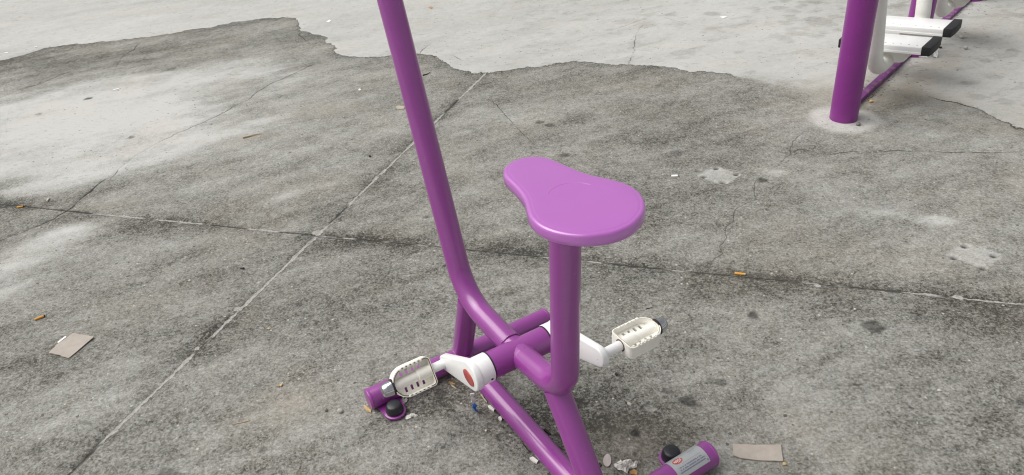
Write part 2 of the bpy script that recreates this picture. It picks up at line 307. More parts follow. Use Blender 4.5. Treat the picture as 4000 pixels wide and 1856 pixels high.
def concrete():
    m, nt, b = new_mat('concrete')
    geo = nt.nodes.new('ShaderNodeNewGeometry'); pos = geo.outputs['Position']
    A = {}
    for k in ('tone', 'ttone', 'crack', 'mortar', 'sand', 'sde', 'soft', 'sdc', 'wc', 'jdark'):
        a = nt.nodes.new('ShaderNodeAttribute'); a.attribute_name = k; A[k] = a.outputs['Fac']
    def sstep(lo, hi, x):
        n = nt.nodes.new('ShaderNodeMapRange'); n.interpolation_type = 'SMOOTHSTEP'
        for i, v in ((0, x), (1, lo), (2, hi)):
            if hasattr(v, 'links'): nt.links.new(v, n.inputs[i])
            else: n.inputs[i].default_value = v
        return n.outputs[0]
    g1 = noise(nt, pos, 300, 2, .6); g2 = noise(nt, pos, 120, 3, .65); g3 = noise(nt, pos, 34, 4, .65); g4 = noise(nt, pos, 9, 4, .6)
    c0 = lambda g: mth(nt, 'SUBTRACT', g, .5)
    # topping edge: sharp and ragged, feathered beside the post
    ed = mth(nt, 'ADD', A['sde'], mth(nt, 'ADD', mth(nt, 'MULTIPLY', c0(g2), .014), mth(nt, 'MULTIPLY', c0(g3), .022)))
    wdt = mth(nt, 'ADD', .0015, mth(nt, 'MULTIPLY', A['soft'], .20))
    topm = sstep(mth(nt, 'MULTIPLY', wdt, -1.0), wdt, mth(nt, 'ADD', ed, mth(nt, 'MULTIPLY', mth(nt, 'MULTIPLY', c0(g4), A['soft']), .35)))
    rough_amt = mth(nt, 'SUBTRACT', 1.0, mth(nt, 'MULTIPLY', topm, .50))
    tone = mth(nt, 'ADD', mth(nt, 'MULTIPLY', A['tone'], mth(nt, 'SUBTRACT', 1.0, topm)), mth(nt, 'MULTIPLY', A['ttone'], topm))
    # worn, paler places are smoother
    rough_amt = mth(nt, 'MULTIPLY', rough_amt, mth(nt, 'SUBTRACT', 1.15, mth(nt, 'MULTIPLY', tone, .75)))
    vs = N(nt, 'ShaderNodeTexVoronoi', Scale=185.0); nt.links.new(pos, vs.inputs['Vector']); vsc = nt.nodes.new('ShaderNodeSeparateColor'); nt.links.new(vs.outputs['Color'], vsc.inputs[0])
    vm = N(nt, 'ShaderNodeTexVoronoi', Scale=105.0); nt.links.new(pos, vm.inputs['Vector']); vmc = nt.nodes.new('ShaderNodeSeparateColor'); nt.links.new(vm.outputs['Color'], vmc.inputs[0])
    grain = mth(nt, 'ADD', mth(nt, 'MULTIPLY', c0(g1), 1.2), mth(nt, 'MULTIPLY', c0(g2), 1.7))
    grain = mth(nt, 'ADD', grain, mth(nt, 'ADD', mth(nt, 'MULTIPLY', c0(vsc.outputs[0]), .62), mth(nt, 'MULTIPLY', c0(vmc.outputs[1]), .34)))
    grain = mth(nt, 'ADD', grain, mth(nt, 'ADD', mth(nt, 'MULTIPLY', c0(g3), .85), 0.0))
    t = mth(nt, 'ADD', tone, mth(nt, 'MULTIPLY', grain, mth(nt, 'MULTIPLY', rough_amt, .47)))
    c = ramp(nt, t, [(0, (.045, .043, .036)), (.14, (.101, .098, .085)), (.32, (.190, .187, .167)), (.55, (.305, .304, .279)), (.85, (.452, .455, .436)), (1, (.53, .53, .512))])
    h1 = noise(nt, pos, 2.3, 4, .6); h2 = noise(nt, pos, 21, 3, .6); h3 = noise(nt, pos, 150, 2, .6)
    c = mixc(nt, mth(nt, 'MULTIPLY', mth(nt, 'MULTIPLY', ramp(nt, h1, [(.48, (0, 0, 0)), (.66, (1, 1, 1))]), h2), .5), c, (1.08, .97, .89), 'MULTIPLY')
    c = mixc(nt, mth(nt, 'MULTIPLY', ramp(nt, h2, [(.52, (0, 0, 0)), (.72, (1, 1, 1))]), .40), c, (.94, .98, 1.05), 'MULTIPLY')
    c = mixc(nt, mth(nt, 'MULTIPLY', ramp(nt, h3, [(.5, (0, 0, 0)), (.68, (1, 1, 1))]), .30), c, (1.10, .99, .86), 'MULTIPLY')
    c = mixc(nt, mth(nt, 'MULTIPLY', A['sand'], mth(nt, 'ADD', .35, g3)), c, mixc(nt, .7, c, (.34, .30, .24)))
    mp = nt.nodes.new('ShaderNodeMapping'); mp.inputs['Rotation'].default_value = (0, 0, -SWEEP); mp.inputs['Scale'].default_value = (.38, 1, 1); nt.links.new(pos, mp.inputs['Vector'])
    f1 = noise(nt, mp.outputs[0], 58, 4, .7); fl = mth(nt, 'MULTIPLY', sstep(.55, .68, f1), mth(nt, 'ADD', .16, mth(nt, 'MULTIPLY', sstep(.42, .62, g4), .40)))
    c = mixc(nt, fl, c, mixc(nt, .75, c, (.07, .068, .06)))
    c = mixc(nt, mth(nt, 'MULTIPLY', sstep(.43, .32, f1), .30), c, mixc(nt, .6, c, (.52, .52, .50)))
    # pale aggregate chips worn out of the dark slab
    vo, sep = vm, vmc
    thr = mth(nt, 'SUBTRACT', 1.005, mth(nt, 'MULTIPLY', ramp(nt, h1, [(.35, (.25, .25, .25)), (.65, (1, 1, 1))]), .085))
    chip = mth(nt, 'MULTIPLY', mth(nt, 'GREATER_THAN', sep.outputs[0], thr), mth(nt, 'LESS_THAN', mth(nt, 'ADD', vo.outputs['Distance'], mth(nt, 'MULTIPLY', c0(g1), .3)), mth(nt, 'MULTIPLY', sep.outputs[1], .40)))
    chip = mth(nt, 'MULTIPLY', chip, mth(nt, 'SUBTRACT', 1.0, topm))
    c = mixc(nt, mth(nt, 'MULTIPLY', chip, mth(nt, 'ADD', .25, mth(nt, 'MULTIPLY', sep.outputs[2], .6))), c, (.56, .54, .49))
    vo2 = N(nt, 'ShaderNodeTexVoronoi', Scale=62.0); nt.links.new(pos, vo2.inputs['Vector'])
    sep2 = nt.nodes.new('ShaderNodeSeparateColor'); nt.links.new(vo2.outputs['Color'], sep2.inputs[0])
    pit = mth(nt, 'MULTIPLY', mth(nt, 'GREATER_THAN', sep2.outputs[1], .945), mth(nt, 'LESS_THAN', mth(nt, 'ADD', vo2.outputs['Distance'], mth(nt, 'MULTIPLY', c0(g1), .4)), mth(nt, 'MULTIPLY', sep2.outputs[0], .36)))
    c = mixc(nt, mth(nt, 'MULTIPLY', pit, .72), c, (.05, .048, .044))
    # the two straight joints: crumbling pale mortar, dark where it has fallen out
    sx = nt.nodes.new('ShaderNodeSeparateXYZ'); nt.links.new(pos, sx.inputs[0])
    mcol = ramp(nt, g2, [(.3, (.27, .26, .24)), (.6, (.47, .46, .43))])
    for q, pl in enumerate((JA, JB)):
        (ax, ay), (bx, by) = pl[1], pl[-2]; L = math.hypot(bx-ax, by-ay); nx, ny = (by-ay)/L, -(bx-ax)/L
        sd_ = mth(nt, 'ADD', mth(nt, 'ADD', mth(nt, 'MULTIPLY', sx.outputs[0], nx), mth(nt, 'MULTIPLY', sx.outputs[1], ny)), -(ax*nx+ay*ny))
        sd_ = mth(nt, 'ADD', sd_, mth(nt, 'ADD', mth(nt, 'MULTIPLY', c0(g3), .017), mth(nt, 'MULTIPLY', c0(g2), .009)))
        ad = mth(nt, 'ABSOLUTE', sd_); lost = noise(nt, pos, 3.1+q*.7, 3, .6); wn_ = noise(nt, pos, 13+q*3, 3, .6)
        hw = mth(nt, 'ADD', .0012-.0002*q, mth(nt, 'MULTIPLY', mth(nt, 'MULTIPLY', wn_, wn_), .0185-.006*q))
        on = sstep(.43, .50, mth(nt, 'SUBTRACT', lost, mth(nt, 'MULTIPLY', A['jdark'], .22) if q else -.03))
        slabm = mth(nt, 'SUBTRACT', 1.0, topm)
        core = mth(nt, 'MULTIPLY', sstep(mth(nt, 'ADD', hw, .0012), mth(nt, 'SUBTRACT', hw, .0008), ad), slabm)
        gap = mth(nt, 'MULTIPLY', mth(nt, 'MULTIPLY', sstep(.0048, .0030, ad), slabm), mth(nt, 'SUBTRACT', 1.0, on))
        sid = mth(nt, 'MULTIPLY', mth(nt, 'MULTIPLY', sstep(mth(nt, 'ADD', hw, .0062), mth(nt, 'ADD', hw, .0015), ad), slabm), sstep(.44, .56, noise(nt, pos, 16, 3, .6)))
        c = mixc(nt, mth(nt, 'MULTIPLY', sid, .55), c, (.055, .052, .046))
        c = mixc(nt, mth(nt, 'MULTIPLY', mth(nt, 'MULTIPLY', core, on), mth(nt, 'ADD', .55, mth(nt, 'MULTIPLY', g1, .6))), c, mcol)
        c = mixc(nt, mth(nt, 'MULTIPLY', gap, .85), c, (.032, .03, .027))
    rub = sstep(.62, .78, mth(nt, 'ADD', A['mortar'], mth(nt, 'MULTIPLY', c0(g3), 1.1)))
    rub = mth(nt, 'MULTIPLY', rub, sstep(.1, .3, A['mortar'])); c = mixc(nt, mth(nt, 'MULTIPLY', rub, .85), c, mcol)
    # cracks and the open lip of the topping
    cr_w = mth(nt, 'ABSOLUTE', mth(nt, 'ADD', A['sdc'], mth(nt, 'MULTIPLY', c0(g2), 1.6)))
    cr = mth(nt, 'MULTIPLY', sstep(1.5, .55, cr_w), A['wc'])
    lipn = noise(nt, pos, 2.4, 3, .6); lip = mth(nt, 'MULTIPLY', sstep(mth(nt, 'ADD', .0035, mth(nt, 'MULTIPLY', lipn, .006)), .0015, mth(nt, 'ABSOLUTE', mth(nt, 'ADD', ed, .002))), mth(nt, 'SUBTRACT', 1.0, mth(nt, 'MINIMUM', mth(nt, 'MULTIPLY', A['soft'], 2.5), 1.0)))
    lip = mth(nt, 'MULTIPLY', lip, sstep(.36, .56, lipn))
    dark = mth(nt, 'MAXIMUM', mth(nt, 'MAXIMUM', cr, mth(nt, 'MULTIPLY', lip, .8)), A['crack'])
    c = mixc(nt, dark, c, (.034, .033, .030))
    nt.links.new(c, b.inputs['Base Color']); b.inputs['Roughness'].default_value = .88
    b.inputs['Specular IOR Level'].default_value = .25
    bp = N(nt, 'ShaderNodeBump', Strength=.6, Distance=.003)
    hgt = mth(nt, 'MULTIPLY', mth(nt, 'ADD', mth(nt, 'MULTIPLY', c0(g1), 1.5), mth(nt, 'MULTIPLY', c0(g2), 1.3)), mth(nt, 'SUBTRACT', 1.0, mth(nt, 'MULTIPLY', sstep(-.002, .002, A['sde']), .65)))
    nt.links.new(hgt, bp.inputs['Height']); nt.links.new(bp.outputs[0], b.inputs['Normal'])
    return m
def paint(name, base, dark, rough=.32, coat=.35, scale=9, dirt=0.0, chipc=None, crough=.14, scuff=0.0):
    m, nt, b = new_mat(name); tc = nt.nodes.new('ShaderNodeTexCoord'); v = tc.outputs['Object']
    n1 = noise(nt, v, scale, 4, .6); n2 = noise(nt, v, 90, 3, .6)
    c = mixc(nt, ramp(nt, n1, [(.35, (0, 0, 0)), (.7, (1, 1, 1))]), base, dark)
    if dirt:
        n3 = noise(nt, v, 26, 5, .7); c = mixc(nt, mth(nt, 'MULTIPLY', ramp(nt, n3, [(.5, (0, 0, 0)), (.72, (1, 1, 1))]), dirt), c, (.42, .34, .20))
    if chipc:
        n4 = noise(nt, v, 55, 4, .75); c = mixc(nt, ramp(nt, n4, [(.705, (0, 0, 0)), (.73, (1, 1, 1))]), c, chipc)
    if scuff:   # fine pale scratches and a few chips
        mp = nt.nodes.new('ShaderNodeMapping'); mp.inputs['Scale'].default_value = (1, 1, .16); mp.inputs['Rotation'].default_value = (.5, .35, 0); nt.links.new(v, mp.inputs['Vector'])
        n5 = noise(nt, mp.outputs[0], 150, 3, .7); n6 = noise(nt, v, 7, 3, .6)
        k5 = mth(nt, 'MULTIPLY', ramp(nt, n5, [(.66, (0, 0, 0)), (.72, (1, 1, 1))]), ramp(nt, n6, [(.5, (0, 0, 0)), (.62, (1, 1, 1))]))
        c = mixc(nt, mth(nt, 'MULTIPLY', k5, scuff), c, (.50, .24, .49))
        n7 = noise(nt, v, 42, 4, .8); c = mixc(nt, mth(nt, 'MULTIPLY', ramp(nt, n7, [(.71, (0, 0, 0)), (.73, (1, 1, 1))]), .8), c, (.10, .035, .05))
    nt.links.new(c, b.inputs['Base Color'])
    r_ = mth(nt, 'ADD', rough, mth(nt, 'MULTIPLY', mth(nt, 'SUBTRACT', n1, .5), .25)); nt.links.new(r_, b.inputs['Roughness'])
    b.inputs['Coat Weight'].default_value = coat; b.inputs['Coat Roughness'].default_value = crough; b.inputs['Coat IOR'].default_value = 1.7
    bp = N(nt, 'ShaderNodeBump', Strength=.12, Distance=.0006); nt.links.new(mth(nt, 'ADD', n2, mth(nt, 'MULTIPLY', n1, 2.0)), bp.inputs['Height']); nt.links.new(bp.outputs[0], b.inputs['Normal'])
    return m
def plain(name, c, rough=.6, metal=0, var=.25, scale=40, bump=.2):
    m, nt, b = new_mat(name); tc = nt.nodes.new('ShaderNodeTexCoord'); n = noise(nt, tc.outputs['Object'], scale, 4, .65)
    cc = mixc(nt, n, tuple(x*(1-var) for x in c), tuple(min(1, x*(1+var)) for x in c)); nt.links.new(cc, b.inputs['Base Color'])
    b.inputs['Roughness'].default_value = rough; b.inputs['Metallic'].default_value = metal
    if bump:
        bp = N(nt, 'ShaderNodeBump', Strength=bump, Distance=.001); nt.links.new(n, bp.inputs['Height']); nt.links.new(bp.outputs[0], b.inputs['Normal'])
    return m
M_CON = concrete()
M_PUR = paint('purple_paint', (.275, .045, .272), (.245, .038, .243), coat=.5, scuff=.5)
M_SEAT = paint('purple_plastic', (.42, .105, .455), (.40, .098, .435), rough=.34, coat=1.0, crough=.28, scuff=.3)
M_PUR2 = paint('purple_paint_faded', (.225, .022, .225), (.20, .020, .205), rough=.42, coat=.2, crough=.25, scuff=.35)
M_BAR = paint('purple_paint_dusty', (.165, .035, .19), (.15, .04, .16), rough=.6, coat=0, dirt=.55, scale=20)
M_WHT = paint('white_paint', (.84, .84, .83), (.80, .80, .79), rough=.35, coat=.2, chipc=(.25, .24, .22))
M_WHTC = paint('white_paint_clean', (.86, .86, .85), (.83, .83, .82), rough=.38, coat=.2)
M_CRM = paint('cream_plastic', (.88, .865, .80), (.85, .83, .75), rough=.5, coat=.05, dirt=.14)
M_ARM = paint('off_white_paint', (.78, .77, .73), (.73, .72, .67), rough=.45, coat=.1)
M_BLK = plain('black_rubber', (.014, .014, .016), .7, var=.3)
M_CAP = plain('black_plastic', (.016, .017, .022), .38, var=.2, bump=.05)
M_CHR = plain('chrome', (.52, .52, .54), .09, 1, var=.05, bump=.01)
M_GAP = plain('gap_black', (.02, .015, .02), .7)
M_RUST = plain('rust_edge', (.10, .055, .025), .8)
M_RED = paint('red_enamel', (.44, .075, .065), (.40, .06, .055), rough=.4, coat=.3)
M_SIL = plain('brushed_silver', (.50, .51, .52), .42, .55, var=.06, scale=120, bump=.05)
M_INK = plain('dark_blue_print', (.03, .035, .12), .6, bump=0)
M_INK2 = plain('grey_print', (.28, .29, .30), .6, bump=0)
M_WINK = plain('white_print', (.75, .70, .68), .6, bump=0)
M_WELD = paint('purple_weld', (.285, .042, .28), (.26, .036, .26), rough=.3, coat=.6, scale=60)
M_CARD = plain('grey_cardboard', (.40, .355, .31), .9, var=.22, scale=38, bump=.5)
M_PAPER = plain('white_paper', (.72, .70, .66), .85, var=.12)
M_TISS = plain('white_tissue', (.80, .80, .80), .8, var=.06)
M_BLUE = plain('blue_print_paper', (.05, .22, .62), .6)
M_ORG = plain('orange_filter_paper', (.66, .33, .06), .8, var=.25, scale=300)
M_BUTT = plain('pale_filter', (.62, .56, .46), .85)
M_LEAF = plain('dry_leaf', (.40, .24, .09), .75, var=.35, scale=90)
M_LEAFY = plain('yellow_dry_leaf', (.52, .37, .17), .7, var=.25, scale=90)
M_TAN = plain('tan_leaf', (.42, .36, .28), .8, var=.2)
M_DARK = plain('dark_leaf', (.03, .025, .02), .85)
M_TWIG = plain('straw', (.50, .36, .20), .85)
M_STONE = plain('pale_stone', (.46, .44, .40), .85)
M_DSTONE = plain('grey_stone', (.18, .175, .165), .9)
M_REDW = plain('red_wrapper', (.40, .05, .04), .45)
M_PINK = plain('pale_petal', (.46, .41, .38), .75, var=.15)

# ------------------------------------------------------------------ ground: bays of the slab and the pale topping, one dense relief
def build_ground():
    bm = bmesh.new(); prism(bm, [(-80, -80), (80, -80), (80, 80), (-80, 80)], -.09, -.03)
    g = from_bm('ground', bm, M_CON, smooth=False); tag(g, kind='structure')
    for k, v in (('tone', .75), ('ttone', .78), ('sde', .4), ('sdc', 9.0)):
        a = g.data.attributes.new(k, 'FLOAT', 'POINT'); a.data.foreach_set('value', [v]*len(g.data.vertices))
    na, nr = 690, 870
    ang = np.linspace(R(-63), R(63), na); rad = np.exp(np.linspace(math.log(.72), math.log(11.0), nr))
    AN, RA = np.meshgrid(ang, rad, indexing='ij'); X = RA*np.sin(AN); Y = RA*np.cos(AN)
    z, F, top = ground_fields(X, Y)
    X = X.ravel(); Y = Y.ravel(); z = z.ravel(); F = {k: v.ravel() for k, v in F.items()}
    I, J = np.meshgrid(np.arange(na-1), np.arange(nr-1), indexing='ij'); b0 = (I*nr+J).ravel()
    Q = np.stack([b0, b0+1, b0+nr+1, b0+nr], 1)
    cx = X[Q].mean(1); cy = Y[Q].mean(1); tp = top.ravel()[Q].sum(1) >= 2
    sa = side(cx, cy, JA) > 0; sb = side(cx, cy, JB) > 0
    reg = np.where(tp, 4, sa*2+sb*1)
    for k in range(5):
        q = Q[reg == k]
        if not len(q): continue
        used, inv = np.unique(q, return_inverse=True); q = inv.reshape(q.shape)
        name = 'concrete_topping' if k == 4 else 'concrete_slab'
        me = bpy.data.meshes.new(name); me.vertices.add(len(used)); me.vertices.foreach_set('co', np.stack([X[used], Y[used], z[used]], 1).ravel().astype(np.float32))
        me.loops.add(q.size); me.loops.foreach_set('vertex_index', q.ravel().astype(np.int32)); me.polygons.add(len(q))
        me.polygons.foreach_set('loop_start', (np.arange(len(q))*4).astype(np.int32)); me.polygons.foreach_set('loop_total', np.full(len(q), 4, np.int32))
        me.update(calc_edges=True); me.polygons.foreach_set('use_smooth', np.ones(len(q), bool))
        for nme, arr in F.items():
            a = me.attributes.new(nme, 'FLOAT', 'POINT'); a.data.foreach_set('value', arr[used].astype(np.float32))
        me.materials.append(M_CON); o = bpy.data.objects.new(name, me); col.objects.link(o); o.parent = g
        o['kind'] = 'structure'
        if me.polygons[0].normal.z < 0: me.flip_normals()
    return g
build_ground()

# ------------------------------------------------------------------ exercise bike (local: x = towards the rear, y = sideways right, z = up)
BIKE_L = (-.17987, 1.6808, .0)
bike = empty('exercise_bike', BIKE_L, -1.05085)
tag(bike, 'purple steel outdoor exercise bike with white cranks and a purple saddle', 'exercise bike')
TR = .0305; AXS, AXH = .345, .289; DREAR = .700
# handle post, bent at the bottom into the beam that meets the crank housing
hp = fillet([(-.1745, 0, 1.205), (.083, 0, .3045), (AXS, 0, .2915)], [.135], 18)
handle = tube('handle_post', hp[:-1]+[(AXS-.01, 0, .2925)], TR, M_PUR, bike, 40)
seatp = fillet([(AXS+.01, 0, .291), (.548, 0, .317), (.572, 0, .83)], [.088], 20)
tube('seat_post', seatp, .0315, M_PUR, bike, 40)
tube('crank_housing', [(AXS, -.0825, AXH), (AXS, .0825, AXH)], .0350, M_PUR, bike, 44)
tube('front_strut', [(.004, 0, .035), (.098, 0, .300)], .0300, M_PUR, bike, 32)
tube('rear_strut', [(.512, 0, .300), (.692, 0, .035)], TR, M_PUR, bike, 36)
tube('ground_beam', [(.01, 0, .0315), (DREAR-.01, 0, .0325)], .0295, M_PUR, bike, 12 if False else 36)
def weld(parent, c, axis, r, th=.0042, n=44):
    axis = Vector(axis).normalized(); a = axis.orthogonal().normalized(); b_ = axis.cross(a); bm = bmesh.new(); rg = random.Random(int(c[0]*1e4)); rings = []
    for k in range(n):
        t = 2*math.pi*k/n; d = a*math.cos(t)+b_*math.sin(t); tt = th*(.75+.5*rg.random()); off = (rg.random()-.5)*.002
        rings.append([bm.verts.new(Vector(c)+d*(r+tt*math.cos(q*math.pi/3))+axis*(off+tt*math.sin(q*math.pi/3))) for q in range(6)])
    for i in range(n):
        A, B = rings[i], rings[(i+1) % n]
        for q in range(6): bm.faces.new((A[q], A[(q+1) % 6], B[(q+1) % 6], B[q]))
    return from_bm('weld_bead', bm, M_WELD, parent, angle=80)
weld(bike, (AXS+.0335, 0, .2942), (1, 0, .13), .0296, .0030); weld(bike, (AXS-.0335, 0, .2975), (1, 0, -.18), .0288, .0022); weld(bike, (.016, 0, .066), (.33, 0, 1), .0292, .003)

def base_tube(s, L, r, flsign, flange_at):
    t = tube('base_tube', [(s, -L, r+.003), (s, L, r+.003)], r, M_PUR, bike, 40, rounded=.006)
    for sg in (-1, 1):
        bm = bmesh.new(); prof = [(r-.0005, -.0035), (r+.0012, -.002), (r+.0012, .002), (r-.0005, .0035)]
        ring = []
        for k in range(40):
            a = 2*math.pi*k/40; ring.append([bm.verts.new((s+math.cos(a)*q, sg*(L-.007)+e_, r+.003+math.sin(a)*q)) for q, e_ in prof])
        for k in range(40):
            A, B = ring[k], ring[(k+1) % 40]
            for q in range(3): bm.faces.new((A[q], A[q+1], B[q+1], B[q]))
        from_bm('end_ring', bm, M_WELD, t)
        # foot flange: tongue plate with round end, bolt cap on it
        cx = s+flsign*.062; cy = sg*flange_at; poly = []
        w_ = .031
        for k in range(17):
            a = -math.pi/2+math.pi*k/16; poly.append((cx+flsign*w_*math.cos(a), cy+w_*math.sin(a)))
        poly += [(s+flsign*.012, cy+.036), (s+flsign*.012, cy-.036)]
        bm = bmesh.new(); prism(bm, poly, .003, .011); bevel_sharp(bm, .0015); from_bm('foot_flange', bm, M_PUR, t)
        bm = bmesh.new(); pr = [(.0005, .0245), (.002, .0255), (.012, .0245), (.022, .0215), (.0245, .020), (.0262, .016), (.0275, .006)]
        sweep(bm, [(cx, cy, .011+q) for q, _ in pr], [w for _, w in pr], 32); from_bm('bolt_cap', bm, M_CAP, t, angle=50)
    return t
front_base = base_tube(.008, .309, .0305, 1, .256)
rear_base = base_tube(DREAR, .329, .0335, -1, .256)

# saddle
def saddle():
    half = [(.404, 0), (.4055, .012), (.410, .024), (.420, .0395), (.440, .0525), (.465, .0590), (.495, .0630), (.525, .0685), (.552, .0765), (.578, .0890), (.602, .0998), (.625, .1055), (.650, .1055), (.676, .0980), (.700, .0835), (.720, .0635), (.734, .0375), (.7405, .018), (.742, 0)]
    # resample smooth (Catmull-Rom) to a closed outline
    pts = half+[(s_, -l_) for s_, l_ in half[-2:0:-1]]; n = len(pts); out = []
    for i in range(n):
        p0, p1, p2, p3 = [np.array(pts[(i+k-1) % n]) for k in range(4)]
        for k in range(5):
            t = k/5; out.append(.5*((2*p1)+(-p0+p2)*t+(2*p0-5*p1+4*p2-p3)*t*t+(-p0+3*p1-3*p2+p3)*t**3))
    out = np.array(out); c0 = out.mean(0)
    d = np.roll(out, -1, 0)-np.roll(out, 1, 0); nrm = np.stack([d[:, 1], -d[:, 0]], 1); nrm /= np.linalg.norm(nrm, axis=1)[:, None]
    if ((out-c0)*nrm).sum() < 0: nrm = -nrm
    # profile: (inset, height)
    prof = [(.006, -.0235), (.0012, -.023), (.0, -.0215), (.0, -.014), (.0002, -.0068), (.0008, -.0044), (.0022, -.0020), (.0045, -.0008), (.0075, -.0003), (.0095, -.0007), (.0112, -.0002), (.014, .0), (.024, .0)]
    bm = bmesh.new(); rings = []
    for ins, h in prof:
        q = out-nrm*ins; rings.append([bm.verts.new((x, y, .849+h)) for x, y in q])
    # top: shrink rings towards the spine so the dish is one surface
    spine = np.stack([np.clip(out[:, 0], .46, .66), out[:, 1]*0], 1); base = out-nrm*.024
    for f in (.25, .5, .75, .92):
        q = base*(1-f)+spine*f; rings.append([bm.verts.new((x, y, .849-.0001*f)) for x, y in q])
    m_ = len(out)
    for a, b_ in zip(rings, rings[1:]):
        for k in range(m_): bm.faces.new((a[k], a[(k+1) % m_], b_[(k+1) % m_], b_[k]))
    bm.faces.new(rings[0][::-1]); bm.faces.new(rings[-1])
    o = from_bm('saddle', bm, M_SEAT, bike, angle=60)
    # faint raised arc moulded in the top
    bm = bmesh.new(); arc = [(.600+.050*math.cos(a), .002+.050*math.sin(a), .8468) for a in np.linspace(R(95), R(235), 24)]
    sweep(bm, arc, [.0012, .0018]+[.0026]*20+[.0018, .0012], 16); from_bm('moulded_arc', bm, M_SEAT, o)
    tube('seat_socket', [(.5715, 0, .806), (.5718, 0, .826)], .038, M_PUR, o, 36)
    return o
saddle()

# cranks and pedals
def hull2(c1, r1, c2, r2, n=20):
    c1 = Vector(c1); c2 = Vector(c2); d = c2-c1; L = d.length; th = math.atan2(d.y, d.x); b_ = math.acos((r1-r2)/L); P = []
    for k in range(n+1): a = th+b_+(2*math.pi-2*b_)*k/n; P.append((c1.x+r1*math.cos(a), c1.y+r1*math.sin(a)))
    for k in range(n+1): a = th-b_+(2*b_)*k/n; P.append((c2.x+r2*math.cos(a), c2.y+r2*math.sin(a)))
    return P
def crank(sg, tip, l_in, l_out, rt_):
    col_ = tube('bearing_collar', [(AXS, sg*.0845, AXH), (AXS, sg*(l_in+.004), AXH)], .0372, M_WHTC, bike, 44, rounded=.002)
    tube('gap_ring', [(AXS, sg*.0812, AXH), (AXS, sg*.0852, AXH)], .0361, M_GAP, col_, 44)  # black ring stands in for the shadowed gap between housing and collar
    # grub screw hole on the collar
    a = R(-12); tube('screw_hole', [(AXS+math.cos(a)*.0362, sg*.096, AXH+math.sin(a)*.0362), (AXS+math.cos(a)*.0377, sg*.096, AXH+math.sin(a)*.0377)], .0035, M_GAP, col_, 12)
    bm = bmesh.new(); M = Matrix(((1, 0, 0, 0), (0, 0, 1, 0), (0, 1, 0, 0), (0, 0, 0, 1)))
    prism(bm, hull2((AXS, AXH-.003), .0405, tip, rt_, 18), sg*l_in, sg*l_out, M); bevel_sharp(bm, .004, 3, 40)
    arm = from_bm('crank_arm', bm, M_WHT, bike, angle=50)
    if sg < 0:   # red oval badge on the outer face
        cx, cy = AXS-.003, AXH-.009; bm = bmesh.new()
        rot = R(-10); ov = [(cx+math.cos(t)*.0255*math.cos(rot)-math.sin(t)*.0200*math.sin(rot), cy+math.cos(t)*.0255*math.sin(rot)+math.sin(t)*.0200*math.cos(rot)) for t in np.linspace(0, 2*math.pi, 41)[:-1]]
        prism(bm, ov, sg*(l_out-.002), sg*(l_out+.0022), M); bevel_sharp(bm, .0015, 2, 40); from_bm('badge', bm, M_RED, arm)
    return arm
